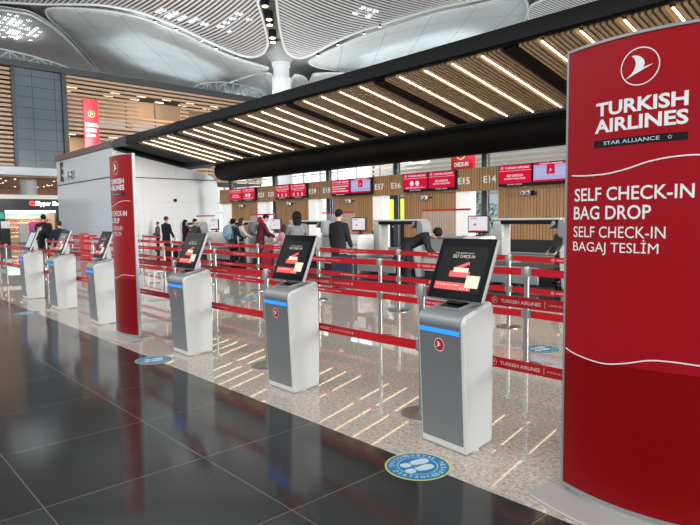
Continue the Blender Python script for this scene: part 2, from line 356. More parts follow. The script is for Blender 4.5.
# ------------------------------------------------------------------ hall roof: a vault that dips to the column
COL1 = (-37.4, 27.35); COL2 = (-49.5, 41.5)
def vault(x, y):
    d1 = math.hypot(x-COL1[0], y-COL1[1]); d2 = math.hypot(x-COL2[0], y-COL2[1])
    return 17.2 - 3.3*math.exp(-(d1/10)**2) - 3.6*math.exp(-(d2/10)**2)
def hit(px, py):
    d = ray(px, py); lo = 20/F_PX; t = lo; st = .5/F_PX
    while t < 140/F_PX:
        p = CAM+d*t
        if p.z > vault(p.x, p.y): break
        t += st
    a, b = t-st, t
    for _ in range(20):
        c = (a+b)/2; p = CAM+d*c
        if p.z > vault(p.x, p.y): b = c
        else: a = c
    p = CAM+d*b; return (p.x, p.y)
def densify(poly, k=4):
    n = len(poly); out = []
    for i in range(n):
        p0, p1, p2, p3 = poly[i-1], poly[i], poly[(i+1) % n], poly[(i+2) % n]
        for j in range(k):
            t = j/k; out.append(tuple(.5*((2*p1[c])+(-p0[c]+p2[c])*t+(2*p0[c]-5*p1[c]+4*p2[c]-p3[c])*t*t+(-p0[c]+3*p1[c]-3*p2[c]+p3[c])*t**3) for c in (0, 1)))
    return out
def outline(px, k=4): return [hit(x, y) for x, y in densify(px, k)]
def inside(p, poly):
    x, y = p; c = False; n = len(poly)
    for i in range(n):
        x1, y1 = poly[i]; x2, y2 = poly[i-1]
        if (y1 > y) != (y2 > y) and x < (x2-x1)*(y-y1)/(y2-y1)+x1: c = not c
    return c
def sheet(poly, dz, thick, name, m, smooth=True):
    bm = bmesh.new(); vs = [bm.verts.new((x, y, 0)) for x, y in poly]
    es = [bm.edges.new((vs[i], vs[(i+1) % len(vs)])) for i in range(len(vs))]
    bmesh.ops.triangle_fill(bm, edges=es, use_beauty=True)
    for _ in range(5):
        big = [e for e in bm.edges if e.calc_length() > 1.6]
        if not big: break
        bmesh.ops.subdivide_edges(bm, edges=big, cuts=1); bmesh.ops.triangulate(bm, faces=bm.faces[:])
    for v in bm.verts: v.co.z = vault(v.co.x, v.co.y)+dz
    for f in bm.faces:
        f.normal_update()
    me = bpy.data.meshes.new(name); bm.to_mesh(me); bm.free(); me.materials.append(M[m])
    me.polygons.foreach_set('use_smooth', [True]*len(me.polygons))
    o = link(me, name); s = o.modifiers.new('solid', 'SOLIDIFY'); s.thickness = thick; s.offset = 0
    return struct(o)
def slats(poly, pitch, axis, w, h, dz, name, m):
    mb = MB(); k = 1 if axis == 'X' else 0; lo = min(p[k] for p in poly); hi = max(p[k] for p in poly); c = lo+pitch/2
    while c < hi:
        xs = []; n = len(poly)
        for i in range(n):
            a, b = poly[i-1], poly[i]
            if (a[k] > c) != (b[k] > c): xs.append(a[1-k]+(b[1-k]-a[1-k])*(c-a[k])/(b[k]-a[k]))
        xs.sort()
        for a, b in zip(xs[::2], xs[1::2]):
            if b-a < .3: continue
            ns = max(1, int((b-a)/1.2)); rs = []
            for i in range(ns+1):
                t = a+(b-a)*i/ns; x, y = (t, c) if axis == 'X' else (c, t); z = vault(x, y)+dz
                o = [(-w/2, 0), (w/2, 0), (w/2, h), (-w/2, h)]
                rs.append([(x, y+u, z+v) if axis == 'X' else (x+u, y, z+v) for u, v in o])
            mb.rings(rs)
        c += pitch
    return struct(mb.build(name, m, fix=False))
def rim(poly, r, dz, name, m):
    mb = MB(); P = [(x, y, vault(x, y)+dz) for x, y in poly]; P += P[:1]
    mb.tube(P, r, 6); return struct(mb.build(name, m, smooth=50))
# roof skin
mb = MB(); nx, ny = 70, 60; X0, X1, Y0, Y1 = -95, 12, 4, 90
for i in range(nx+1):
    for j in range(ny+1):
        x = X0+(X1-X0)*i/nx; y = Y0+(Y1-Y0)*j/ny; mb.v.append((x, y, vault(x, y)+1.1))
for i in range(nx):
    for j in range(ny): a = i*(ny+1)+j; mb.f.append((a, a+1, a+ny+2, a+ny+1)); mb.mi.append(0)
struct(mb.build('ceiling', 'ceilrib', smooth=60), 'grey vaulted hall roof')
PX1 = [(-40, 12), (-10, 9), (0, 9), (15, 11), (30, 14), (45, 22), (60, 33), (75, 48), (88, 62), (98, 73), (101, 77), (80, 75), (62, 71), (40, 63), (20, 56), (0, 50), (-40, 40)]
PX2 = [(46, 10), (52, 7), (70, 7), (100, 9), (125, 13), (145, 18), (165, 26), (185, 34), (205, 44), (225, 53), (245, 60), (262, 65), (268, 68), (255, 72), (240, 77), (225, 82), (210, 88), (198, 92), (170, 98), (140, 96), (114, 87), (108, 80), (97, 66), (80, 47), (65, 31), (50, 18)]
PX2B = [(200, 95), (215, 88), (235, 81), (255, 75), (270, 73), (274, 85), (272, 100), (255, 106), (225, 101)]
PX3 = [(-40, -25), (100, -25), (255, -25), (258, 0), (262, 15), (266, 30), (268, 40), (267, 46), (262, 53), (252, 56), (240, 54), (225, 48), (205, 39), (185, 29), (165, 21), (145, 13), (125, 8), (100, 4), (70, 3), (40, 3), (0, 1), (-40, 0)]
PX4 = [(278, -25), (400, -25), (520, -25), (505, -8), (470, 0), (440, 6), (405, 16), (380, 24), (355, 32), (335, 41), (318, 50), (308, 55), (298, 57), (288, 52), (283, 42), (279, 20), (277, 0)]
PX5 = [(309, 61), (320, 54), (338, 46), (358, 37), (382, 29), (407, 21), (440, 11), (470, 5), (505, -3), (522, -4), (528, 8), (522, 24), (510, 40), (480, 60), (430, 75), (390, 78), (358, 71), (335, 69), (318, 66)]
PX6 = [(312, 76), (320, 73), (345, 73), (360, 76), (370, 90), (312, 96)]
PX6B = [(293, 76), (303, 76), (308, 82), (310, 95), (293, 97)]
PX7 = [(533, 22), (528, 14), (530, 6), (540, 0), (560, -8), (640, -25), (760, -25), (760, 20), (640, 34), (560, 38)]
for i, (P, m, pitch, ax, ms) in enumerate(((PX1, 'cslat', .17, 'X', 'ceilp'), (PX3, 'cslatd', .27, 'X', 'ceildark'), (PX4, 'cslat', .26, 'Y', 'ceildark'), (PX7, 'cslat', .26, 'Y', 'ceildark'))):
    O = outline(P); sheet(O, .22, .02, 'ceiling', ms); slats(O, pitch, ax, pitch*.5, .05, -.06, 'ceiling', m); rim(O, .11, -.06, 'trim', 'ceilp')
for P, m in ((PX2, 'perf'), (PX2B, 'perf'), (PX5, 'perf'), (PX6, 'ceilp'), (PX6B, 'perf')):
    O = outline(P); sheet(O, -.10, .05, 'ceiling', m); rim(O, .10, -.06, 'trim', 'ceilp')
# skylight panes above the slats and above the perforated panels
def panes(px, step, size, name, jit=.3, keep=.8, dz=.16, m='sky'):
    O = outline(px, 2); mb = MB(); x = min(p[0] for p in O)
    while x < max(p[0] for p in O):
        y = min(p[1] for p in O)
        while y < max(p[1] for p in O):
            if inside((x, y), O) and random.random() < keep:
                a = size*random.uniform(1-jit, 1)/2; z = vault(x, y)+dz; mb.box(x-a, x+a, y-a, y+a, z, z+.02)
            y += step
        x += step
    return struct(mb.build(name, m))
panes([(152, 10), (180, 16), (214, 24), (214, 31), (190, 26), (165, 19), (150, 14)], .62, .5, 'skylight', keep=.8)
panes([(214, 22), (230, 14), (250, 20), (240, 40), (222, 36)], .8, .4, 'skylight', keep=.42)
panes([(-10, 18), (10, 16), (32, 24), (44, 36), (30, 44), (-10, 36)], .5, .38, 'skylight', keep=.55)
panes([(352, 12), (372, 9), (392, 18), (380, 22), (356, 22)], .6, .42, 'skylight', keep=.55)
panes([(104, 36), (138, 30), (180, 46), (208, 60), (226, 71), (200, 82), (150, 68), (118, 52)], 1.0, .75, 'skylight', keep=1, dz=.75, m='skyp')
panes([(350, 58), (385, 45), (440, 31), (470, 26), (482, 44), (430, 66), (380, 68)], 1.0, .75, 'skylight', keep=1, dz=.75, m='skyp')
panes([(214, 97), (238, 89), (262, 84), (266, 98), (238, 101)], 1.0, .75, 'skylight', keep=1, dz=.75, m='skyp')
# column with its collar and the flared capital
mb = MB(); zc = vault(*COL1)
mb.lathe([(.74, 0), (.74, zc-1.35), (.62, zc-1.35), (.62, zc-.5), (.70, zc-.5), (.70, zc-.15)], (COL1[0], COL1[1], 0), 36)
struct(mb.build('pillar', 'pillar', smooth=35), 'round pale column carrying the roof')
struct(MB().lathe([(.705, zc-.2), (.74, zc-.16), (.9, zc+.1), (1.25, zc+.6), (1.4, zc+1.08)], (COL1[0], COL1[1], 0), 36).build('ceiling', 'ceilrib', smooth=40), 'flared grey head of the column')
# spotlights let into the rib above the column and along the panel edges
def spot(px, py, r, lab):
    x, y = hit(px, py); z = vault(x, y)
    t = thing('ceiling_spotlight', lab, 'spotlight', (x, y, z-.2), 0, 'spotlights in the hall roof')
    MB().lathe([(r, .55), (r*1.05, .05), (r*1.05, 0), (r*.8, 0)], n=16).build('housing', 'black', t, smooth=40)
    MB().lathe([(r*.74, .0), (r*.74, -.03)], n=14).build('lamp_face', 'lampw', t, smooth=40)
for i, (px, py) in enumerate([(265, 3), (269, 16.5), (269.5, 22), (272.5, 35), (273, 39.5)]):
    spot(px, py, .26, 'round black spotlight in the roof rib above the column, %s counting down' % ORD[i])
for i, (px, py) in enumerate([(155, 19), (176, 27), (202, 38), (216, 46), (236, 55)]):
    spot(px, py, .11, 'small spotlight on the roof seam left of the column, %s counting towards the column' % ORD[i])
for i, (px, py) in enumerate([(318, 53), (338, 42), (364, 31), (380, 24)]):
    spot(px, py, .11, 'small spotlight on the roof seam right of the column, %s counting from the column' % ORD[i])

# ------------------------------------------------------------------ facade of the far end of the hall
FX = -50.0
def fbox(mb, y0, y1, z0, z1, d0=0, d1=.3): return mb.box(FX-d1, FX-d0, y0, y1, z0, z1)
mb = MB(); fbox(mb, 11.75, 15.0, 5.75, 13.2); struct(mb.build('wall_left', 'facadeg'), 'grey panelled wall strip of the far facade')
mb = MB(); fbox(mb, 15.0, 15.35, 5.4, 13.4, -.3, .3); fbox(mb, 11.45, 11.72, 5.4, 13.3, -.2, .3); fbox(mb, 4, 60, 13.2, 13.65, -.5, .4)
struct(mb.build('trim', 'frame_dark'), 'dark frames of the far facade')
mb = MB(); fbox(mb, 4, 15.4, 5.12, 5.72, -.25, .3); struct(mb.build('trim', 'concrete'), 'pale band under the facade')
mb = MB(); fbox(mb, 4, 60, 3.30, 3.62, -.2, 6); struct(mb.build('trim', mat('band_warm', (.62, .58, .50), .5, emit=(1, .93, .8), es=.15)), 'pale lit band above the shop')
mb = MB(); mb.box(-66, FX-.3, 4, 24, 5.0, 5.1); struct(mb.build('ceiling', 'soffit'), 'wooden soffit above the shop')
mb = MB(); mb.box(-66.2, -66, 4, 60, 0, 13.5); struct(mb.build('wall_left', 'soffit'), 'wood-lined wall behind the facade')
mb = MB()
for i in range(26):
    x = random.uniform(-64, -51.5); y = random.uniform(9.5, 17); mb.box(x-.06, x+.06, y-.06, y+.06, 4.97, 4.99)
struct(mb.build('ceiling', 'lampw'), 'small lamps in the wooden soffit')
MBc = MB().lathe([(.62, 0), (.62, 5.05)], (-52.6, 12.95, 0), 28); struct(MBc.build('pillar', 'pillar', smooth=40), 'round pale column above the shop')
# slatted storeys: rails of wood in front of a lit office
def slatfield(y0, y1, z0, z1, gaps, name):
    mb = MB(); z = z0; k = 0
    while z < z1:
        segs = [(y0, y1)]
        for (a, b, c, d) in gaps:
            if c < z < d:
                segs = [s for (p, q) in segs for s in ((p, min(q, a)), (max(p, b), q)) if s[1]-s[0] > .2]
        for a, b in segs: mb.box(FX-.16, FX, a, b, z, z+.19)
        z += .34
    return struct(mb.build(name, 'fslat'), 'horizontal wood slats of the far facade')
slatfield(4, 11.45, 5.8, 13.1, [], 'wall_left')
slatfield(15.35, 60, 5.2, 13.1, [(21.2, 25.2, 10.3, 12.0), (26, 28.2, 10.3, 11.6), (15.5, 17.4, 6.6, 8.4)], 'wall_left')
mb = MB()
for y in [17.7, 20.2, 22.8, 25.4, 28, 30.6, 33.2, 36, 39, 42, 45, 48]: mb.box(FX-.24, FX-.16, y-.05, y+.05, 5.2, 13.2)
struct(mb.build('trim', 'frame_dark'), 'posts behind the slats')
mb = MB(); mb.box(-55.2, -55, 4, 60, 5.1, 13.3); struct(mb.build('wall_left', 'interior'), 'tan inner wall of the office storey')
mb = MB(); mb.box(-55, FX-.3, 4, 60, 9.0, 9.35); mb.box(-55, FX-.3, 4, 60, 12.9, 13.1); mb.box(-55, FX-.3, 15.4, 60, 5.0, 5.15); struct(mb.build('floor', 'intdark'), 'storey slabs behind the slats')
mb = MB()
for y0 in (16.2, 19.8, 22.2, 24.6, 27.0, 29.6, 33, 37, 42):
    for x in (-54, -52.4): mb.box(x-.08, x+.08, y0, y0+.8, 12.78, 12.86); mb.box(x-.08, x+.08, y0-.3, y0+.5, 8.86, 8.95)
struct(mb.build('ceiling', 'olamp'), 'office lamps behind the slats')
mb = MB()
for y0, y1 in ((18, 20.2), (20.8, 24.8), (25.4, 29.2)): mb.box(-50.45, -50.35, y0, y1, 9.4, 10.15)
struct(mb.build('trim', 'concrete'), 'pale balustrades behind the slats')
# steel trusses on the facade top
def truss(y0, y1, zb, zt, name):
    mb = MB(); n = int((y1-y0)/.9)
    top = lambda t: zb+(zt-zb)*(math.sin(PI*min(max(t, 0), 1))**.7)
    for i in range(n):
        a = y0+(y1-y0)*i/n; b = y0+(y1-y0)*(i+1)/n; ta = i/n; tb = (i+1)/n
        mb.beam((FX-.8, a, zb), (FX-.8, b, zb), .12, .12); mb.beam((FX-.8, a, top(ta)), (FX-.8, b, top(tb)), .12, .12)
        mb.beam((FX-.8, a, zb), (FX-.8, a, top(ta)+.02), .09, .09)
        mb.beam((FX-.8, a if i % 2 else b, zb), (FX-.8, b if i % 2 else a, top(tb if i % 2 else ta)+.01), .08, .08)
    return mb.build(name, 'truss')
tag(truss(4, 16.5, 13.75, 14.6, 'roof_truss'), 'pale steel truss on top of the grey panelled facade', 'truss', 'steel roof trusses')
tag(truss(26.5, 36, 13.75, 15.0, 'roof_truss'), 'pale arched steel truss above the slatted facade beside the column', 'truss', 'steel roof trusses')

# ------------------------------------------------------------------ slipper shop at the far left
sh = thing('shop_front', 'black framed slipper shop with lit white sign letters', 'shop', (-49.2, 0, 0))
MB().box(-.4, 0, 5.0, 15.5, 2.42, 3.28).build('fascia', 'shopblack', sh)
mb = MB(); mb.box(-.4, 0, 5.0, 10.45, 0, 2.42); mb.box(-.4, 0, 13.95, 15.5, 0, 2.42); mb.build('jamb', 'shopblack', sh)
put_text(m1 := MB(), 'Slipper Shop', 12.52, 14.50, 2.80, .32, lambda u, v: (.02, u, v), .03); m1.build('sign_lettering', 'shopw', sh)
m1 = MB(); put_ring(m1, 12.28, 2.96, .07, .19, lambda u, v: (.02, u, v), a0=PI*.1, a1=PI*1.4); put_ring(m1, 12.38, 2.90, .05, .15, lambda u, v: (.022, u, v), a0=-PI*.9, a1=PI*.5); m1.build('sign_emblem', 'shopr', sh)
MB().box(-2.6, -2.5, 10, 15, 0, 2.45).build('back_panel', mat('shop_back', (.55, .36, .25), .6, emit=(1, .62, .38), es=.28), sh)
MB().box(-2.4, -.1, 10.45, 13.95, 2.28, 2.42).build('header_light', 'lampc', sh)
m1 = MB(); m1.box(-2.44, -2.4, 10.5, 11.9, 2.02, 2.26); m1.box(-2.44, -2.4, 12.5, 13.9, 2.02, 2.26); m1.build('header_picture', mat('shop_cyan', (.1, .5, .6), .5, emit=(.25, .75, .9), es=.6), sh)
for z in (.35, .72, 1.09, 1.46, 1.83): MB().box(-2.5, -1.9, 10.4, 14, z, z+.04).build('shelf', mat('shop_shelf', (.62, .52, .42), .5), sh)
MB().box(-2.5, -.35, 10.35, 10.45, 0, 2.42).build('side_panel', 'shopblack', sh)
sl = MB(); sl.rings([[(-.11, -.05, 0), (.11, -.045, 0), (.12, .045, 0), (-.11, .05, 0)], [(-.11, -.05, .03), (.11, -.045, .05), (.12, .045, .05), (-.11, .05, .03)]])
sl.rings([[(x, y*.05, .03+.09*math.sin(PI*(y+1)/2)) for y in (-1, -.5, 0, .5, 1)] for x in (.0, .06, .115)], caps=False, close=False)
cols = [mat('slipper_orange', (.75, .22, .08), .6), mat('slipper_rose', (.70, .30, .28), .6), mat('slipper_cream', (.75, .65, .52), .6), mat('slipper_red', (.6, .06, .05), .6), mat('slipper_brown', (.28, .13, .07), .6)]
smesh = []
for c in cols: me = sl.mesh('slipper'); me.materials.append(c); smesh.append(me)
for zi, z in enumerate((.39, .76, 1.13, 1.50)):
    for k in range(15):
        o = link(smesh[(k//2+zi*2+(k % 3 == 0)) % 5], 'slipper'); o.location = (-51.35, 10.55+k*.235, z+.002); o.scale = (1.6, 1.6, 2.0)
        tag(o, 'small bright slipper on the lit shelves of the shop', 'slipper', 'slippers on the shop shelves')
t = thing('display_stand', 'pink advertising board standing before the shop', 'stand', (-47.5, 12.0, 0)); MB().box(-.04, .04, -.42, .42, .15, 1.55).build('board', 'pink', t, bevel=.01); MB().box(-.25, .25, -.4, .4, 0, .15).build('foot', 'white', t, bevel=.01)
t = thing('display_stand', 'white blank display pillar standing before the shop', 'stand', (-47, 11.1, 0)); MB().box(-.15, .15, -.28, .28, .1, 1.4).build('board', 'desk', t, bevel=.02); MB().box(-.2, .2, -.32, .32, 0, .1).build('foot', 'alu', t, bevel=.01)
t = thing('notice_board', 'white sheet on a black stand left of the shop shelves', 'notice', (-47.2, 10.0, 0)); MB().box(-.05, .05, -.28, .28, 0, 1.1).build('stand', 'blackm', t); MB().box(-.06, .06, -.27, .27, 1.1, 1.6).build('sheet', 'white', t); 
t = thing('hanging_sign', 'small green glowing sign beside the shop entrance', 'sign', (-48.9, 10.1, 1.8)); MB().box(-.05, .05, -.22, .22, 0, .45).build('panel', mat('sign_green', (.02, .2, .12), .4, emit=(.02, .28, .18), es=.7), t); MB().box(-.02, .02, -.02, .02, .45, .64).build('bracket', 'blackm', t)

# ------------------------------------------------------------------ white block closing the counter row
BX, BY = -28.78, 10.85
prof = [(BY, 0), (BY, 5.38), (BY+.25, 5.40), (11.6, 5.02), (12.6, 4.86), (13.3, 4.70), (14.2, 4.48), (14.9, 4.28), (15.5, 4.12), (15.95, 3.98), (16.25, 3.82), (16.47, 3.60), (16.58, 3.3), (16.58, 0)]
blk = MB().prism(prof, 'X', -37.7, BX).build('end_block', ['block', 'blocklit'])
for p in blk.data.polygons: p.material_index = 1 if abs(p.normal.x) > .7 else 0  # right face lighter, front duller: the fall of light put into the colour
tag(blk, 'glossy white panelled block closing the check-in row under the canopy', 'building')
MB().box(-37.78, BX+.02, BY-.06, BY+.3, 5.08, 5.42).build('cap', 'blockcap', blk, bevel=.03)
mb = MB(); mb.box(-37.7, BX+.012, BY-.012, BY+.02, 3.64, 3.70); mb.box(BX-.02, BX+.012, BY-.012, 16.5, 3.64, 3.69); mb.build('seam', 'seam', blk)
mb = MB(); fn = lambda u, v: (u, BY-.015, v); put_text(mb, 'E', -36.98, -36.40, 3.93, .98, fn, .055); put_text(mb, '1-21', -35.62, -34.5, 3.93, .42, fn, .02); mb.build('lettering', 'sign_black', blk)
dome = MB().lathe([(.09, 0), (.09, .06)], n=14).build('camera_dome', 'black', blk, smooth=40); dome.matrix_local = Matrix.Translation((BX+.01, 14.0, 2.55)) @ Matrix.Rotation(PI/2, 4, 'Y')

# red totem on the roof of the block
def crest(mb, fn, u, v, r, ring=.10, su=1.0): put_ring(mb, u, v, r*(1-ring), r, fn, su=su); put_bird(mb, u, v, r*.9, fn, su)
rt = thing('red_sign', 'red illuminated sign pillar standing behind the roof edge of the white block', 'sign', (-40.1, 13.8, 0))
def bent(s, u, v): return (s*.12*(1-(u/.55)**2) if True else 0, u, v)
def pillar_sign(root, w, z0, z1, bulge, texts, faceX=True):
    n = 12; f = []; b = []
    fx = lambda u, v, e=0: (bulge*(1-(2*u/w)**2)+.08+e, u, v) if faceX else (u, -(bulge*(1-(2*u/w)**2)+.08+e), v)
    bk = lambda u, v: (-bulge*(1-(2*u/w)**2)-.08, u, v) if faceX else (u, bulge*(1-(2*u/w)**2)+.08, v)
    pts = [-w/2+w*i/n for i in range(n+1)]
    MB().rings([[fx(u, z) for u in pts]+[bk(u, z) for u in reversed(pts)] for z in (z0, z1)]).build('panel', 'redp', root, smooth=40)
    mb = MB(); mb.m = 0; crest(mb, lambda u, v: fx(u, v, .01), 0, texts[0], w*.23); mb.build('emblem', 'gold', root)
    mb = MB()
    for s, u0, u1, v, c in texts[1:]: put_text(mb, s, u0, u1, v, c, lambda u, v: fx(u, v, .012), .03)
    mb.build('lettering', 'letter', root)
pillar_sign(rt, .94, 5.2, 9.5, .06, [8.55, ('INTERNATIONAL', -.40, .40, 7.75, .2), ('DIŞ HATLAR', -.40, .28, 7.40, .2), ('CHECK-IN', -.38, .2, 7.08, .15)])
MB().box(-.1, .1, -.4, .4, 0, 5.2).build('post', 'alu', rt)

# ------------------------------------------------------------------ canopy over the counters
cn = thing('canopy', 'dark framed canopy with wood slats and glowing light strips over the check-in row', 'canopy', (0, 0, 0))
CYF, CZF, CYR, CZR = 10.85, 5.0, 14.5, 4.30
SL = (CZR-CZF)/(CYR-CYF)
cz = lambda y, dz=0: CZF+SL*(y-CYF)+dz
CX0, CX1 = -28.7, 8.5
MB().prism([(10.68, 5.04), (10.70, 5.30), (10.75, 5.38), (10.82, 5.40), (10.86, 5.34), (10.86, 5.01), (10.80, 5.0), (10.72, 5.01)], 'X', CX0+2.0, CX1).build('fascia', 'fascia', cn, smooth=30)
# mitred end of the fascia next to the block
MB().prism([(CX0+.06, 5.02), (CX0+2.0, 4.97), (CX0+2.0, 5.40), (CX0+.5, 5.38)], 'Y', 10.72, 10.86).build('fascia_end', 'fasciag', cn)
MB().prism([(10.86, cz(10.86, .14)), (14.9, cz(14.9, .14)), (14.9, cz(14.9, .34)), (10.86, cz(10.86, .34))], 'X', CX0, CX1).build('deck', 'backing', cn)
MB().prism([(14.42, cz(14.42, -.10)), (14.42, cz(14.42, .14)), (14.75, cz(14.75, .14)), (14.75, cz(14.75, -.10))], 'X', CX0+.3, CX1).build('rear_rail', 'fasciag', cn)
belly = [(14.75, 4.26), (14.62, 4.02), (14.62, 3.75), (14.75, 3.55), (15.0, 3.44), (15.4, 3.42), (15.8, 3.5), (16.1, 3.75), (16.2, 4.05), (16.1, 4.35)]
mb = MB(); mb.rings([[(x, y, z) for y, z in belly] for x in (-25.7, CX1)]); mb.build('rear_beam', 'fascia', cn, smooth=40)
BP = 3.82; B0 = -10.65
beams = [B0+BP*k for k in range(-5, 6)]
for x in beams:
    if x < CX0: x = CX0+.2
    MB().prism([(10.87, cz(10.87, -.06)), (14.42, cz(14.42, -.06)), (14.42, cz(14.42, .14)), (10.87, cz(10.87, .14))], 'X', x-.16, x+.16).build('beam', 'fascia', cn)
for k in range(-4, 5):
    a = B0+BP*k+.19; b = a+BP-.38
    a = max(a, CX0+.4)
    strips = [B0+BP*k+.72+.803*i for i in range(4)]
    mb = MB(); x = a+.05
    while x < b:
        if all(abs(x-s) > .055 for s in strips):
            mb.prism([(10.87, cz(10.87, -.04)), (14.42, cz(14.42, -.04)), (14.42, cz(14.42, .09)), (10.87, cz(10.87, .09))], 'X', x-.031, x+.031)
        x += .114
    mb.build('slats', 'slat', cn, fix=False)
    for s in strips:
        if a < s < b:
            MB().prism([(10.87, cz(10.87, -.055)), (14.40, cz(14.40, -.055)), (14.40, cz(14.40, -.04)), (10.87, cz(10.87, -.04))], 'X', s-.019, s+.019).build('light_strip', 'strip', cn)
# dark posts behind the header that carry the canopy
for k in range(-4, 2):
    struct(MB().lathe([(.125, 0), (.125, 3.7)], (-10.74+3.82*(k+1)-3.82 if False else -10.74+3.82*k, 15.75, 0), 20).build('pillar', mat('post_dark', (.03, .033, .035), .4), smooth=40), 'dark round post behind the counter wall')

# ------------------------------------------------------------------ counter back wall, header, screens
HY = 15.1; HP = 3.79; HX0 = -9.88
hw = MB().box(-26.1, 1.5, HY, HY+.25, 2.285, 2.99).build('wall_back', 'headwood'); struct(hw, 'wood header wall with counter numbers')
for k in range(-3, 5):
    x = HX0-HP*k; near = -1 <= k
    struct(MB().box(x, x+2.22, HY+.05, HY+.22, .80, 2.285).build('wall_back', 'panelwood'), 'ribbed wood panel behind the counters')
    struct(MB().box(x, x+2.22, HY+.08, HY+.20, .0, .80).build('baseboard_back', 'kick'), 'black base of the wood panel')
    struct(MB().box(x+2.22, x+2.72, HY+.08, HY+.45, .0, 2.285).build('wall_back', 'lit'), 'pale lit pilaster between counter panels')
struct(MB().box(-26.1, -25.2, HY+.1, HY+.3, 0, 2.285).build('wall_back', 'lit'), 'pale panel at the end of the counter wall')
scr = lambda u, v: None
def screen(x0, kind, lab):
    w, z0, z1, y = 1.10, 2.36, 2.975, HY-.13
    t = thing('display_screen', lab, 'screen', (x0+w/2, HY, z0), 0, 'counter information screens')
    h = z1-z0
    MB().box(-w/2, w/2, -.13, -.002, 0, h).build('housing', 'black', t, bevel=.008)
    f = lambda u, v: (u, -.134, v)
    f2 = lambda u, v: (u, -.137, v)
    a, b, c, d = -w/2+.03, w/2-.03, .075, h-.02
    if kind == 'plan':
        put_rect(m := MB(), a, b, c, d, f); m.build('display', 'lav', t)
        m = MB(); put_rect(m, a, b, d-.06, d, f2); put_rect(m, a, b, c, c+.05, f2); put_rect(m, -.12, .12, c+.20, d-.06, f2); m.build('display_red', 'sred', t)
        m = MB(); f3 = lambda u, v: (u, -.139, v); put_text(m, 'TURKISH AIRLINES', -.34, .34, d-.048, .034, f3, .02); put_bird(m, 0, c+.30, .075, f3)
        for i in range(5):
            for sgn in (-1, 1):
                for j in range(4): put_rect(m, sgn*(.17+.065*i)-.014, sgn*(.17+.065*i)+.014, c+.17+.055*j, c+.19+.055*j, f3)
        m.build('lettering', 'swhite', t)
    else:
        put_rect(m := MB(), a, b, c, d, f); m.build('display', 'sred', t)
        m = MB(); crest(m, f2, a+.10, d-.075, .05, .14); put_text(m, 'TURKISH AIRLINES', a+.2, b-.06, d-.105, .055, f2, .02); put_rect(m, a, b, d-.165, d-.156, f2)
        if kind == 'circles':
            for s in (-.15, .09): put_disc(m, s, c+.19, .085, f2)
            put_text(m, 'SELF BAG DROP ONLY', a+.1, b-.1, c+.03, .04, f2, .02)
        elif kind == 'figures':
            put_text(m, 'HAND BAGGAGE RULES', a+.1, b-.1, c+.30, .04, f2, .01); put_text(m, 'ONE CABIN BAG', a+.2, b-.2, c+.24, .035, f2)
            for s in (-.28, 0, .28): put_disc(m, s, c+.12, .04, f2); put_rect(m, s-.03, s+.03, c+.02, c+.1, f2)
        elif kind == 'lines':
            for i in range(3): put_rect(m, a+.03, b-.08-.14*(i % 2), c+.26-.09*i, c+.29-.09*i, f2)
        else:
            put_text(m, 'SELF CHECK-IN', a+.26, b-.26, c+.19, .06, f2, .03); put_text(m, 'BAG DROP / BAGAJ TESLİM', a+.18, b-.18, c+.11, .045, f2, .02)
        put_text(m, 'EKONOMİ / ECONOMY', a+.28, b-.28, .022, .034, f2, .01)
        m.build('lettering', 'swhite', t)
pairs = {0: ('text', 'plan', 'E14', ''), 1: ('circles', 'text', 'E16', 'E15'), 2: ('lines', 'plan', 'E18', 'E17'), 3: ('figures', 'figures', 'E20', 'E19'), 4: ('text', 'circles', '', 'E21')}
where = {0: 'right of counter number E14', 1: 'between counter numbers E16 and E15', 2: 'between counter numbers E18 and E17', 3: 'between counter numbers E20 and E19', 4: 'left of counter number E21'}
look = {'text': 'red screen with white lettering', 'plan': 'pale lilac screen with a red block', 'circles': 'red screen with two white discs', 'lines': 'red screen with white text bars', 'figures': 'red screen with three white figures'}
for k, (a, b, n0, n1) in pairs.items():
    x = HX0-HP*k
    screen(x+.12, a, look[a]+(', the left one' if a == b else '')+', '+where[k]); screen(x+1.235, b, look[b]+(', the right one' if a == b else '')+', '+where[k])
def number(s, xc):
    m = MB(); put_text(m, s, xc-.22, xc+.22, 2.51, .20, lambda u, v: (u, HY-.012, v), .015)
    o = m.build('counter_number', 'letter'); s2 = o.modifiers.new('solid', 'SOLIDIFY'); s2.thickness = .02; s2.offset = 0
    tag(o, 'white counter number %s on the wood header' % s, 'sign', 'counter numbers on the header')
for s, px in (('E14', 490), ('E15', 464), ('E16', 396.2), ('E17', 379.5), ('E18', 326.8), ('E19', 312.5), ('E20', 271.2), ('E21', 261)):
    number(s, atY(px, 185, HY).x)
for k in range(5):
    x = HX0-HP*k+1.05
    t = thing('wall_spotlight', 'cluster of small round spotlights under the screens '+where[k], 'spotlight', (x, HY+.05, 2.10), 0, 'spotlights under the screens')
    MB().box(-.2, .22, -.05, 0, .03, .07).build('rail', 'blackm', t)
    for i in range(3 if k == 0 else 2):
        m = MB(); m.m = 0; m.ball((-.16+.16*i, -.09, .04), .075, .075, .075, 12, 8); m.build('lamp_head', 'black' if i == 2 else 'white', t, smooth=60)
        m = MB(); m.ball((-.155+.16*i, -.155, .04), .032, .02, .032, 10, 6); m.build('lens', 'bezel', t, smooth=60)

# baggage conveyor along the foot of the wall
cv = thing('baggage_conveyor', 'long low baggage conveyor running along the foot of the wood panels', 'conveyor', (0, 13.6, 0))
MB().box(-26, 1, -.5, .5, .40, .46).build('belt', 'conv', cv); m = MB(); m.box(-26, 1, -.56, -.5, .30, .50); m.box(-26, 1, .5, .56, .30, .50); m.build('side_rail', 'alu', cv, bevel=.01)
MB().box(-26, 1, -.42, .42, .0, .36).build('base', 'kick', cv)

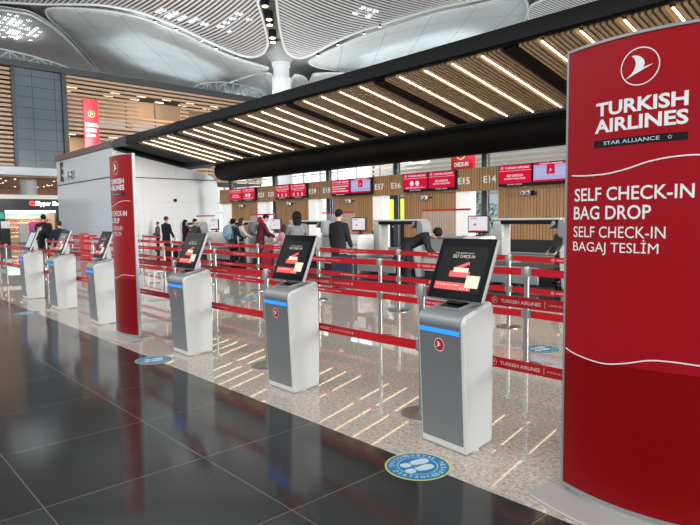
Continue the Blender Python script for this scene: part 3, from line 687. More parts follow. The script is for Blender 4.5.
# ------------------------------------------------------------------ check-in desks
def desk_module(x0, num):
    """portal x0..x0+1.76, desk to its right; everything stands on the floor at y about 11"""
    nm = num
    p = thing('bag_drop_portal', 'grey and white bag drop portal frame '+nm, 'portal', (x0, 11.35, 0), 0, 'bag drop portals')
    MB().prism([(-.17, 0), (.17, 0), (.17, 1.32), (.12, 1.40), (-.12, 1.40), (-.17, 1.32)], 'X', 0, .26).build('post', 'desk', p, bevel=.03)
    MB().box(.0, 1.62, -.17, .17, 1.385, 1.43).build('top_bar', 'shell', p, bevel=.015)
    MB().box(.20, 1.52, -.172, .16, 1.30, 1.385).build('light_bar', 'black', p, bevel=.01)
    MB().prism([(1.50, 1.37), (1.50, 1.30), (1.42, 1.24), (1.36, 1.20), (1.36, 1.24), (1.44, 1.37)], 'Y', -.18, .14).build('bracket', 'alu', p, bevel=.01)
    MB().prism([(1.54, 1.05), (1.54, 1.38), (1.58, 1.43), (1.66, 1.41), (1.73, 1.32), (1.76, 1.2), (1.76, .12), (1.66, .12), (1.66, 1.0)], 'Y', -.16, .18).build('end_housing', 'deskg', p, bevel=.03)
    m = MB(); m.box(.26, 1.62, -1.0, .45, .30, .42); m.build('weigh_belt', 'conv', p, bevel=.02)
    m = MB(); m.box(.26, 1.62, -1.06, -1.0, .12, .46); m.box(.26, .31, -1.0, .5, .12, .5); m.build('belt_frame', 'alu', p, bevel=.01)
    d = thing('check_in_desk', 'grey and white check-in desk '+nm, 'desk', (x0+2.02, 11.15, 0), 0, 'check-in desks')
    m = MB(); pts = [(-.16, 0), (-.22, .45), (-.22, .80), (-.12, .93), (.02, .97), (.02, 0)]; m.prism(pts, 'Y', -.38, .30); m.build('end_cheek', 'desk', d, bevel=.05, seg=3)
    MB().box(.02, 1.42, -.30, .32, .66, .98).build('front_panel', 'deskg', d, bevel=.02)
    MB().box(.0, 1.42, -.42, .34, .56, .66).build('ledge', 'desk', d, bevel=.02)
    MB().box(.02, 1.42, -.30, .30, .18, .56).build('body', 'desk', d, bevel=.02)
    MB().box(.06, 1.40, -.26, .28, 0, .18).build('plinth', 'kick', d)
    MB().box(0, 1.43, -.34, .36, .98, 1.02).build('worktop', 'deskg', d, bevel=.01)
    g = thing('sneeze_screen', 'clear screen with red top strip on the desk '+nm, 'screen guard', (x0+2.0, 10.90, 1.02), 0, 'clear desk screens')
    MB().box(0, 1.40, -.005, .005, 0, .60).build('pane', 'glass', g); MB().box(-.01, 1.41, -.012, .012, .60, .645).build('top_strip', 'redp', g)
    m = MB(); m.box(.1, .2, -.03, .03, 0, .03); m.box(1.2, 1.3, -.03, .03, 0, .03); m.build('clamp', 'alu', g)
    b = thing('bag_drop_terminal', 'white self service terminal with lit monitor '+nm, 'terminal', (x0+3.76, 10.75, 0), 0, 'bag drop terminals')
    MB().prism([(-.28, 0), (-.34, .9), (-.28, 1.04), (.25, 1.06), (.28, .98), (.28, 0)], 'X', -.26, .26).build('body', 'desk', b, bevel=.05, seg=3)
    m = MB(); m.box(-.22, .22, -.352, -.30, .78, .80); m.box(-.2, .2, -.35, -.29, .55, .70); m.build('slot', 'deskg', b, bevel=.01)
    MB().lathe([(.10, 1.03), (.09, 1.07), (.035, 1.08), (.03, 1.18)], n=16).build('stem', 'black', b, smooth=40)
    MB().box(-.27, .27, -.07, -.02, 1.12, 1.50).build('monitor', 'black', b, bevel=.012)
    put_rect(m := MB(), -.245, .245, 1.16, 1.475, lambda u, v: (u, -.072, v)); m.build('display', 'swhite', b)
    m = MB(); f = lambda u, v: (u, -.074, v); put_disc(m, -.08, 1.30, .03, f); put_rect(m, -.2, -.02, 1.43, 1.45, f); put_rect(m, -.22, .22, 1.155, 1.175, f); m.build('display_mark', 'kred', b)
modnames = ['below number E14', 'below the screens of E16 and E15', 'below the screens of E18 and E17', 'below the screens of E20 and E19', 'at the far end below number E21']
for k in range(5): desk_module(-7.43-3.8*k-.0, modnames[k])

# ------------------------------------------------------------------ what shows behind the counter wall
BYW = 34.0
struct(MB().box(-60, -34.5, BYW, BYW+.3, 0, 13).build('window_1', 'winglow'), 'bright daylit glazing behind the counters')
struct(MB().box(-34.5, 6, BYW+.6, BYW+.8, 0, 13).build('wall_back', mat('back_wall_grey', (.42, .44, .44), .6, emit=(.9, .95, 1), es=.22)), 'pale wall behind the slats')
mb = MB(); x = -60
while x < -34: mb.box(x-.08, x+.08, BYW-.1, BYW, 0, 13); x += 2.4
for z in (2.4, 4.0, 5.6, 7.2): mb.box(-60, -34.4, BYW-.08, BYW, z-.05, z+.05)
struct(mb.build('trim', 'mull'), 'mullions of the glazing')
mb = MB(); z = 3.0
while z < 11: mb.box(-34.3, 6, BYW-.2, BYW-.1, z, z+.17); z += .34
struct(mb.build('wall_back', 'backslat'), 'tan horizontal slats of the facade behind')
mb = MB(); random.seed(3)
for i in range(90):
    x = random.uniform(-34, 5); z = 3.2+.34*random.randint(0, 20); mb.box(x, x+random.uniform(.4, 2.0), BYW-.05, BYW-.02, z-.16, z)
struct(mb.build('wall_back', 'intdark'), 'dark gaps behind the tan slats')
struct(MB().box(-34.3, 6, BYW-.3, BYW-.22, 0, 3.0).build('window_2', 'winblue'), 'blue-grey glass below the tan slats')
mb = MB(); x = -34.3
while x < 6: mb.box(x-.05, x+.05, BYW-.36, BYW-.3, 0, 3); x += 2.2
mb.box(-34.3, 6, BYW-.36, BYW-.3, 2.0, 2.08); struct(mb.build('trim', 'mull'), 'frames of the blue-grey glass')
def back_at(px, py, Y): p = atY(px, py, Y); return p
# lit adverts seen through the openings
p = back_at(394, 211, 24); t = thing('advert_panel', 'bright yellow advert seen through the opening under number E16', 'advert', (p.x, 24, 0))
MB().box(-1.25, 1.25, -.05, .05, 1.25, 2.55).build('display', 'yellow', t); m = MB(); m.box(-1.3, 1.3, -.03, .08, 0, 1.25); m.box(-1.3, 1.3, -.03, .08, 2.55, 2.62); m.build('stand', 'blackm', t)
p = back_at(386, 200, 22); t = thing('hanging_sign', 'dark sign with white number E5 behind the opening under number E16', 'sign', (p.x, 22, 2.45)); MB().box(-.6, .6, 0, .1, 0, .62).build('panel', 'sign_black', t); put_text(m := MB(), 'E5', -.4, .1, .16, .3, lambda u, v: (u, -.01, v), .02); m.build('lettering', 'letter', t); m = MB(); m.box(-.5, -.46, .03, .07, .62, 2.2); m.box(.46, .5, .03, .07, .62, 2.2); m.build('hanger', 'alu', t)
p = back_at(331.5, 205, 19); t = thing('advert_panel', 'blue glowing advert column in the opening under number E18', 'advert', (p.x, 19, 0)); MB().box(-.34, .34, -.05, .05, 1.15, 2.5).build('display', 'bluescr', t); MB().box(-.36, .36, -.04, .1, 0, 1.15).build('stand', 'lit', t)
put_text(m := MB(), 'BAGAJ', -.26, .26, 2.1, .14, lambda u, v: (u, -.055, v), .02); put_disc(m, 0, 1.6, .16, lambda u, v: (u, -.055, v)); m.build('lettering', 'swhite', t)
p = back_at(463, 160, 18.5); rs = thing('red_sign', 'red sign pillar with gold bird mark behind the header above number E15', 'sign', (p.x, 18.5, 0)); pillar_sign(rs, 1.02, .3, 4.5, .05, [3.92, ('CHECK-IN', -.33, .33, 3.42, .15)], faceX=False); MB().box(-.5, .5, -.2, .2, 0, .3).build('foot', 'alu', rs)
# plants behind the opening under E14 / E15
def plant(px, h, r, kind, lab):
    Yp = 19 if kind == 'cone' else 20.5; p = back_at(px, 215, Yp); t = thing('potted_plant', lab, 'plant', (p.x, Yp, 0))
    MB().lathe([(.26, 0), (.34, .62), (.30, .64), (.28, .60)], n=20).build('pot', 'sign_black', t, smooth=40)
    MB().tube([(0, 0, .6), (.02, .01, 1.0), (0, 0, h*.75)], [.035, .03, .015], 8).build('trunk', 'interior', t, smooth=40)
    m = MB(); rnd = random.Random(px)
    for i in range(170):
        z = rnd.uniform(.95, h); k = (1-(z-.95)/(h-.95)) if kind == 'cone' else math.sin(PI*min(.97, max(.05, (z-.95)/(h-.95)*.9+.05)))
        a = rnd.uniform(0, 2*PI); q = r*k*rnd.uniform(.3, 1)+.03; c = Vector((q*math.cos(a), q*math.sin(a), z)); d = Vector((math.cos(a), math.sin(a), rnd.uniform(.1, 1.2))).normalized()
        s = d.cross(Vector((0, 0, 1))).normalized()*.035; L = d*rnd.uniform(.1, .2)
        m.add([c, c+L*.5+s, c+L, c+L*.5-s], [(0, 1, 2, 3)])
    m.build('foliage', 'leaf', t)
plant(476.5, 2.35, .22, 'cone', 'slim dark green potted tree behind the opening under number E15')
plant(491, 1.95, .5, 'bush', 'bushy green potted plant behind the opening under number E14')

# ------------------------------------------------------------------ self check-in kiosks
def arc(cx, cy, r, a0, a1, n=6): return [(cx+r*math.cos(R(a0+(a1-a0)*i/n)), cy+r*math.sin(R(a0+(a1-a0)*i/n))) for i in range(n+1)]
def make_kiosk(label, loc, rz, tone):
    k = thing('check_in_kiosk', label, 'kiosk', loc, rz, 'row of self check-in kiosks')
    yf = lambda z: -.165-.034*min(z, .80)/.80
    side = [(yf(0), 0), (yf(.4), .4), (yf(.79), .79)]+arc(-.138, .805, .062, 190, 100, 6)+[(.02, .900)]+arc(.118, .872, .047, 82, 0, 6)+[(.166, .40), (.160, .0)]
    o = MB().prism(side, 'X', -.192, .192).build('shell', 'shell', k, smooth=35, bevel=.020, seg=3)
    for v in o.data.vertices: v.co.x *= 1-.30*min(1, max(0, (v.co.y+.17)/.335))
    # grey front that rolls over the top between the white cheeks
    out = [(yf(.055)-.004, .055), (yf(.4)-.004, .4), (yf(.79)-.005, .79)]+arc(-.138, .805, .068, 190, 100, 6)+[(.02, .906), (.075, .915)]
    inn = [(.075, .88), (.0, .86), (-.14, .80), (-.12, .055)]
    fr = MB(); fr.m = 0; fr.prism(out+inn, 'X', -.170, .170)
    o = fr.build('front_panel', ['kgrey', 'ktop'], k, smooth=35, bevel=.004)
    for p in o.data.polygons: p.material_index = 1 if p.center.z > .80 else 0
    for v in o.data.vertices: v.co.x *= 1-.30*min(1, max(0, (v.co.y+.17)/.335))
    MB().box(-.167, .167, -.12, -.02, .0, .05).build('skirt', 'shell', k)
    m = MB(); m.add([(-.162, yf(.742)-.0075, .742), (.166, yf(.742)-.0075, .742), (.166, yf(.77)-.0078, .77), (-.162, yf(.77)-.0078, .77)], [(0, 1, 2, 3)])
    m.add([(-.150, yf(.742), .742), (.158, yf(.742), .742), (.158, yf(.77), .77), (-.150, yf(.77), .77)], [(3, 2, 1, 0)]); m.build('light_bar', 'led', k)
    sl = (yf(.79)-yf(0))/.79
    fn = lambda e: (lambda u, v: (u, yf(0)+sl*v-.0055-e, v))
    put_disc(m := MB(), 0, .668, .041, fn(0), rv=.041); m.build('emblem', 'emblem', k)
    m = MB(); put_ring(m, 0, .668, .038, .042, fn(.001)); put_bird(m, -.004, .668, .031, fn(.0015)); m.build('emblem_mark', 'white', k)
    # printer recess on the top
    T = Matrix.Translation((0, -.03, .898)) @ Matrix.Rotation(math.atan2(.906-.872, .185), 4, 'X')
    m = MB(); m.T = T; m.box(-.085, .085, -.085, .075, -.005, .010); m.build('printer_slot', 'black', k, bevel=.004)
    m = MB(); m.T = T; m.box(-.100, -.085, -.095, .085, -.005, .016); m.box(.085, .100, -.095, .085, -.005, .016); m.box(-.1, .1, .075, .085, -.005, .014); m.box(-.1, .1, -.1, -.085, -.005, .012); m.build('slot_frame', 'ktop', k, bevel=.003)
    m = MB(); m.T = T; m.box(-.06, .06, -.03, .05, .010, .022); m.build('scanner_window', 'bezel', k, bevel=.003)
    # tilted touch screen on its bracket
    S = Matrix.Translation((.020, -.105, .942)) @ Matrix.Rotation(R(-22.7), 4, 'X') @ Matrix.Diagonal((1.09, 1, 1, 1))
    s = MB(); s.T = S; s.box(-.205, .205, .010, .040, 0, .415); sc = s.build('screen', 'silver', k, bevel=.008)
    m = MB(); m.T = S; m.box(-.2, .2, .004, .012, .005, .41); m.build('bezel', 'bezel', sc, bevel=.003)
    fs = lambda e: (lambda u, v: tuple(S @ Vector((u, .0035-e, v))))
    put_rect(m := MB(), -.170, .170, .055, .355, fs(0)); m.build('display', ['kdisp', 'kbrown', 'kpale'][tone], sc)  # brown and pale versions hold reflection and glare in the display colour
    if tone != 2:
        m = MB(); put_rect(m, -.165, .105, .064, .112, fs(.001)); put_rect(m, -.075, .075, .150, .190, fs(.001))
        put_line(m, [(-.05, .20), (.055, .245)], .02, fs(.001)); m.build('display_red', 'kred', sc)
        m = MB(); put_rect(m, .06, .155, .085, .165, fs(.0015)); put_rect(m, -.05, .06, .182, .212, fs(.0015)); m.build('display_cream', 'kcream', sc)
        m = MB(); put_text(m, 'SELF CHECK-IN', -.082, .082, .278, .020, fs(.001), .0); put_text(m, 'TURKISH AIRLINES WELCOMES YOU', -.07, .07, .306, .008, fs(.001)); m.build('display_lettering', 'kgold', sc)
        m = MB(); put_text(m, 'BOARDING PASS', .068, .15, .148, .008, fs(.002), .03)
        for i in range(3): put_disc(m, .035+.025*i, .077, .005, fs(.002), 8)
        put_text(m, 'TOUCH THE SCREEN TO START', -.15, .02, .09, .009, fs(.002), .02); m.build('display_print', 'white', sc)
    m = MB(); m.tube([(0, .055, .885), (0, .066, .97), (0, .04, 1.08), (0, .0, 1.13)], [(.045, .018), (.045, .018), (.06, .02), (.07, .016)], 12); m.build('screen_arm', 'shell', k, smooth=50)
    MB().box(-.12, .12, -.14, .11, -.0, .006).build('floor_plate', 'blackm', k)
    return k
kx = [(-2.232, 3.005, -4, 'large self check-in kiosk nearest the camera, beside the round blue floor sticker'), (-4.005, 3.022, -1, 'self check-in kiosk second nearest the camera, in the middle of the floor edge'),
      (-5.875, 3.030, -1, 'self check-in kiosk third nearest the camera, right of the narrow red sign'), (-8.55, 3.035, -3, 'self check-in kiosk just left of the narrow red sign, half hidden by it'),
      (-10.53, 3.065, 0, 'self check-in kiosk second last of the row, its screen turned brownish by reflection'), (-12.42, 3.06, -1, 'self check-in kiosk farthest from the camera, its screen pale with glare')]
for i, (x, y, a, lab) in enumerate(kx): make_kiosk(lab, (x, y, 0), R(a), {5: 2, 4: 1}.get(i, 0))

# ------------------------------------------------------------------ red sign totems
def make_totem(label, loc):
    t = thing('sign_totem', label, 'sign', loc)
    w, bulge, th = .72, .075, .016
    n = 16; zb, zt = .045, 2.272
    fy = lambda u, e=0: -bulge*(1-(2*u/w)**2)-th-e
    us = [-w/2+w*i/n for i in range(n+1)]
    # grey extruded frame, slightly proud at the edges, and the red front and back skins
    ring = [(u, fy(u)+.010) for u in us]+[(u, -fy(u)-.010) for u in reversed(us)]
    MB().prism(ring, 'Z', zb, zt).build('core', 'alu', t, smooth=40)
    us2 = [-w/2+.008+(w-.016)*i/n for i in range(n+1)]
    def skin(sg): 
        return MB().prism([(u, sg*fy(u)) for u in us2]+[(u, sg*(fy(u)+.012)) for u in reversed(us2)], 'Z', zb+.01, zt-.008).build('red_panel', 'red', t, smooth=40)
    skin(1); skin(-1)
    m = MB()
    for s in (-1, 1): m.prism([(s*w/2-.008*s, fy(w/2)-.004), (s*(w/2+.004), fy(w/2)-.001), (s*(w/2+.004), -fy(w/2)+.001), (s*w/2-.008*s, -fy(w/2)+.004)], 'Z', zb-.005, zt+.004)
    for sg in (1, -1):
        for z0, z1 in ((zt-.010, zt+.003), (zb-.005, zb+.012)): m.prism([(u, sg*(fy(u)-.005)) for u in us]+[(u, sg*(fy(u)+.012)) for u in reversed(us)], 'Z', z0, z1)
    m.build('frame', 'alu', t, smooth=40)
    fn = lambda e: (lambda u, v: (u-.008, fy(u-.008, .0015+e), v))
    wh = MB(); c0 = -1.09
    crest(wh, fn(0), .025, 2.118, .084, .055)
    put_text(wh, 'TURKISH', -.178, .22, 1.924, .058, fn(0), .03); put_text(wh, 'AIRLINES', -.183, .222, 1.846, .058, fn(0), .03)
    wv = smooth_pts([(-.315, 1.655), (-.26, 1.650), (-.2, 1.648), (-.114, 1.650), (-.017, 1.667), (.068, 1.691), (.16, 1.705), (.25, 1.708), (.32, 1.70)])
    put_line(wh, wv, .006, fn(0))
    put_text(wh, 'SELF CHECK-IN', -.294, .252, 1.526, .060, fn(0), .012); put_text(wh, 'BAG DROP', -.297, .088, 1.436, .062, fn(0), .012)
    put_text(wh, 'SELF CHECK-IN', -.297, .148, 1.348, .052, fn(0)); put_text(wh, 'BAGAJ TESLİM', -.298, .122, 1.279, .045, fn(0))
    wv2 = smooth_pts([(-.335, .772), (-.29, .757), (-.2, .743), (-.1, .740), (.0, .762), (.1, .791), (.2, .797), (.335, .79)])
    put_line(wh, wv2, .006, fn(0)); wh.build('lettering', 'white', t)
    bar = MB()
    for i in range(10):
        a = -.186+.408*i/10; put_rect(bar, a, a+.0408, 1.776, 1.810, fn(.0005))
    bar.build('name_bar', 'black', t)
    m = MB(); put_text(m, 'STAR ALLIANCE', -.135, .115, 1.785, .0165, fn(.002), .005)
    for i in range(5):
        a = PI/2+2*PI*i/5; q = .155; cv = 1.793; r = .010
        for rr in (.009,): m.add([fn(.002)(q+rr*math.cos(a+d)*s, cv+rr*math.sin(a+d)*s) for d, s in ((-.5, .55), (0, 1.25), (.5, .55))], [(0, 1, 2)])
    m.build('name_lettering', 'stprint', t)
    pts = [(.46, -.17), (.455, -.14), (.385, .17), (.36, .195), (-.36, .195), (-.385, .17), (-.455, -.14), (-.46, -.17)]
    pts += [(-.44+.88*i/12, -.20-.09*(1-(2*i/12-1)**2)) for i in range(13)]
    MB().prism(pts, 'Z', 0, .016).build('base_plate', 'base', t, bevel=.006)
    MB().prism([(u*.9, fy(u)+.01) for u in us]+[(u*.9, -fy(u)-.01) for u in reversed(us)], 'Z', .016, zb+.02).build('neck', 'base', t, smooth=40)
    return t
make_totem('very large red sign totem at the right edge, nearest the camera', (-1.088, 2.852, 0))
make_totem('narrow red sign totem standing between the kiosks on the left', (-7.318, 2.868, 0))

# ------------------------------------------------------------------ floor stickers
FOOT = [(-.10, -.30), (.0, -.34), (.09, -.29), (.10, -.20), (.07, -.12), (-.06, -.12), (-.11, -.20)], [(-.08, -.08), (.07, -.08), (.10, .05), (.12, .18), (.08, .30), (-.01, .33), (-.10, .28), (-.13, .15), (-.12, .02)]
def sticker(x, y, rz, r, lab):
    t = thing('floor_sticker', lab, 'floor sticker', (x, y, 0), rz, 'round blue distance stickers on the floor')
    fl = lambda z: (lambda u, v: (u, v, z))
    MB().lathe([(r, .0002), (r, .0012)], n=48).build('rim', 'styel', t)
    put_disc(m := MB(), 0, 0, r*.955, fl(.0018), 48); m.build('disc', 'stblue', t)
    m = MB()
    for s, oy in ((-1, .03), (1, -.06)):
        for poly in FOOT:
            q = smooth_pts([(p[0]*s*-1, p[1]) for p in poly]+[(poly[0][0]*s*-1, poly[0][1])], 4)[:-1]
            m.add([(r*(s*.20+a*1.45), r*(oy+b*1.5), .0026) for a, b in q], [tuple(range(len(q)))])
    def ringtext(s, mid, rad, up):
        n = len(s); st = R(13.2)
        for i, ch in enumerate(s):
            if ch == ' ': continue
            k = (i-(n-1)/2); a = mid-k*st if up else mid+k*st
            ca, sa = math.cos(a), math.sin(a); w, h = .12*r, .15*r
            if ch == 'I': w *= .35
            if up: f = lambda u, v: ((rad+v)*ca+u*sa, (rad+v)*sa-u*ca, .0026)
            else: f = lambda u, v: ((rad-v)*ca-u*sa, (rad-v)*sa+u*ca, .0026)
            put_text(m, ch, -w/2, w/2, -h/2, h, f, .02)
    ringtext('SOSYAL MESAFE', PI/2, r*.78, True); ringtext('SOCIAL DISTANCE', -PI/2, r*.78, False)
    put_ring(m, 0, 0, r*.60, r*.625, fl(.0026)); m.build('print', 'stprint', t)
sticker(-2.178, 2.520, R(-14), .192, 'round blue footprint sticker on the floor edge before the nearest kiosk')
sticker(-5.826, 2.540, R(-14), .19, 'round blue footprint sticker on the floor edge before the third kiosk')
sticker(-10.39, 2.44, R(-14), .19, 'round blue footprint sticker on the floor edge at the far left')
sticker(-3.232, 5.80, R(-14), .21, 'round blue footprint sticker on the pale floor behind the belts beside the big red sign')
sticker(-6.29, 6.84, R(-14), .21, 'round blue footprint sticker on the pale floor in the middle of the queue lanes')
sticker(-9.18, 5.78, R(-14), .21, 'round blue footprint sticker between the second and third kiosks, inside the queue lanes')
sticker(-13.24, 5.81, R(-14), .21, 'round blue footprint sticker inside the queue lanes behind the narrow red sign')
sticker(-15.7, 3.9, R(-14), .21, 'round blue footprint sticker among the belts at the far left')
sticker(-5.73, 10.06, R(-14), .21, 'round blue footprint sticker on the dark floor before the desks')

# ------------------------------------------------------------------ barrier posts with red belts
BZ = ((.885, .955), (.475, .545))
def post_mesh():
    a = MB().lathe([(.001, .026), (.05, .026), (.14, .016), (.16, .008), (.16, 0)], n=30).mesh('base'); a.materials.append(M['steel'])
    b = MB().lathe([(.026, .02), (.026, .86)], n=20).mesh('pole'); b.materials.append(M['steel'])
    c = MB().lathe([(.031, .86), (.031, .965), (.027, .972), (.015, .975)], n=20).mesh('belt_head'); c.materials.append(M['steel'])
    d = MB(); d.lathe([(.033, .465), (.033, .555)], n=20); d = d.mesh('belt_collar'); d.materials.append(M['steel'])
    for me in (a, b, c, d):
        me.polygons.foreach_set('use_smooth', [True]*len(me.polygons)); me.set_sharp_from_angle(angle=R(40))
    out = [('base', a), ('pole', b), ('belt_head', c), ('belt_collar', d)]
    for z0, z1 in BZ:
        for s in (-.05, .028):
            e = MB().box(s, s+.022, -.014, .014, z0-.006, z1+.006).mesh('belt_clip'); e.materials.append(M['alu']); out.append(('belt_clip', e))
    return out
PM = post_mesh()
_bc = {}
def belt_mesh(L, z0, z1, sag):
    n = 10; rs = []
    for i in range(n+1):
        u = .05+(L-.10)*i/n; s = -sag*4*(i/n)*(1-i/n)
        rs.append([(u, -.0015, z0+s), (u, .0015, z0+s), (u, .0015, z1+s), (u, -.0015, z1+s)])
    return MB().rings(rs)
def barrier(x, y, L, lab, printed=True, grp='queue barrier posts'):
    t = thing('barrier_post', lab, 'barrier post', (x, y, 0), 0, grp)
    for nm, me in PM: link(me, nm, t)
    if not L: return t
    for z0, z1 in BZ:
        sag = .008
        k = (L, z0)
        if k not in _bc: me = belt_mesh(L, z0, z1, sag).mesh('belt'); me.materials.append(M['belt']); _bc[k] = me
        b = link(_bc[k], 'belt', t)
        if printed:
            kk = (L, z0, 'p')
            if kk not in _bc:
                m = MB(); zc = (z0+z1)/2
                f = lambda u, v: (u, -.0024, v-sag*4*((u-.05)/(L-.1))*(1-(u-.05)/(L-.1)))
                u = .62 if L < 2.1 else .3
                while u < L-.7:
                    crest(m, f, u, zc, .022, .16); put_text(m, 'TURKISH AIRLINES', u+.045, u+.33, zc-.011, .021, f, .02)
                    put_rect(m, u+.355, u+.358, zc-.022, zc+.022, f); put_text(m, 'A STAR ALLIANCE MEMBER', u+.38, u+.60, zc-.006, .012, f)
                    put_ring(m, u+.625, zc, .006, .010, f, 10); u += .98
                me = m.mesh('belt_print'); me.materials.append(M['beltw']); _bc[kk] = me
            link(_bc[kk], 'belt_print', b)
    return t
rows = [(3.25, 2.0, [-.76, -2.76, -4.76, -6.76, -9.25, -11.45, -13.4, -15.4, -17.4, -19.4], 'in the line behind the kiosks'),
        (5.05, 1.99, [-.975-1.99*i for i in range(10)], 'in the middle queue line'),
        (6.69, 1.965, [-.26-1.965*i for i in range(12)], 'in the line nearest the desks')]
for y, L, xs, nm in rows:
    for i, x in enumerate(xs):
        if i == 0: lab = 'steel belt post ending '+nm+', behind the big red sign'
        else: lab = 'red belt post '+nm+', '+ORD[i-1]+' from the big red sign'
        barrier(x, y, 0 if i == 0 else xs[i-1]-x, lab)
# cross belts that close the lanes at the far left
for i, (x, y) in enumerate([(-21.9, 3.5), (-21.3, 4.3), (-23.6, 6.2), (-25.2, 7.6), (-23.4, 8.8), (-21.0, 8.9)]):
    t = barrier(x, y, 1.9, 'steel belt post at the shop end of the lanes, %s from the kiosk row' % ORD[i], False, 'posts at the far end of the lanes')
    t.rotation_euler.z = R([10, -10, -12, 15, 5, -5][i])

# ------------------------------------------------------------------ small things on the floor
t = thing('stool', 'small white framed stool on the pale floor behind the narrow red sign', 'stool', (-12.5, 5.6, 0))
MB().box(-.16, .16, -.16, .16, .32, .35).build('seat', 'shell', t, bevel=.012)
for sx in (-1, 1):
    for sy in (-1, 1): MB().tube([(sx*.15, sy*.15, 0), (sx*.13, sy*.13, .33)], .014, 8).build('leg', 'shell', t, smooth=40)
t = thing('info_stand', 'solid red upright stand among the belts left of the narrow red sign', 'stand', (-23.2, 7.55, 0)); MB().box(-.24, .24, -.12, .12, .03, 1.05).build('body', 'redp', t, bevel=.02); MB().box(-.28, .28, -.2, .2, 0, .03).build('foot', 'alu', t)
def suitcase(name, lab, loc, rz, w, h, d, m, tilt=0):
    t = thing(name, lab, 'suitcase', loc, rz)
    MB().box(-w/2, w/2, -d/2, d/2, .06, h).build('shell', m, t, bevel=.045, seg=3)
    g = MB()
    for i in range(5): g.box(-w/2+.05+(w-.1)*i/5, -w/2+.05+(w-.1)*i/5+.02, -d/2-.008, d/2+.008, .11, h-.07)
    g.build('ribs', m, t, bevel=.004)
    MB().tube([(-w*.2, 0, h-.02), (-w*.2, 0, h+.035), (w*.2, 0, h+.035), (w*.2, 0, h-.02)], .014, 8).build('handle', 'alu', t, smooth=50)
    for sx in (-1, 1):
        for sy in (-1, 1):
            q = MB(); q.T = Matrix.Translation((sx*(w/2-.05), sy*(d/2-.05), .03)) @ Matrix.Rotation(PI/2, 4, 'Y'); q.lathe([(.03, -.012), (.03, .012)], n=14); q.build('wheel', 'black', t, smooth=40)
    return t
suitcase('suitcase', 'red suitcase standing beside the traveller in a burgundy jacket', (-14.05, 9.65, 0), R(25), .32, .60, .22, mat('case_red', (.30, .012, .025), .4))
suitcase('suitcase', 'dark navy suitcase standing beside the man in the long black coat', (-9.05, 8.15, 0), R(30), .50, .70, .30, mat('case_navy', (.010, .014, .032), .5))
suitcase('suitcase', 'black cabin case on the floor beside the traveller in black', (-20.3, 9.7, 0), R(10), .40, .55, .25, 'blackm')

# ------------------------------------------------------------------ people
def fuse(mb, voxel, name, m, parent, smooth_it=4, holes=None):
    me = mb.mesh('tmp'); bm = bmesh.new(); bm.from_mesh(me); bmesh.ops.recalc_face_normals(bm, faces=bm.faces); bm.to_mesh(me); bm.free()
    o = bpy.data.objects.new('tmp', me); COL.objects.link(o)
    r = o.modifiers.new('r', 'REMESH'); r.mode = 'VOXEL'; r.voxel_size = voxel
    if smooth_it: s = o.modifiers.new('s', 'SMOOTH'); s.factor = .5; s.iterations = smooth_it
    dg = bpy.context.evaluated_depsgraph_get(); dg.update()
    nm = bpy.data.meshes.new_from_object(o.evaluated_get(dg)); bpy.data.objects.remove(o); bpy.data.meshes.remove(me)
    nm.materials.clear(); nm.materials.append(M[m] if isinstance(m, str) else m)
    nm.polygons.foreach_set('use_smooth', [True]*len(nm.polygons))
    return link(nm, name, parent)
SKIN = mat('skin', (.50, .29, .20), .55); EYE = mat('eye_dark', (.015, .01, .008), .2); LIP = mat('lip', (.38, .13, .11), .5)
HAIRB = mat('hair_black', (.008, .007, .006), .6, spec=.1); HAIRD = mat('hair_brown', (.04, .02, .011), .6, spec=.12); HAIRG = mat('hair_grey', (.30, .28, .26), .55)
def rotx(v, a): return Vector((v[0], v[1]*math.cos(a)-v[2]*math.sin(a), v[1]*math.sin(a)+v[2]*math.cos(a)))
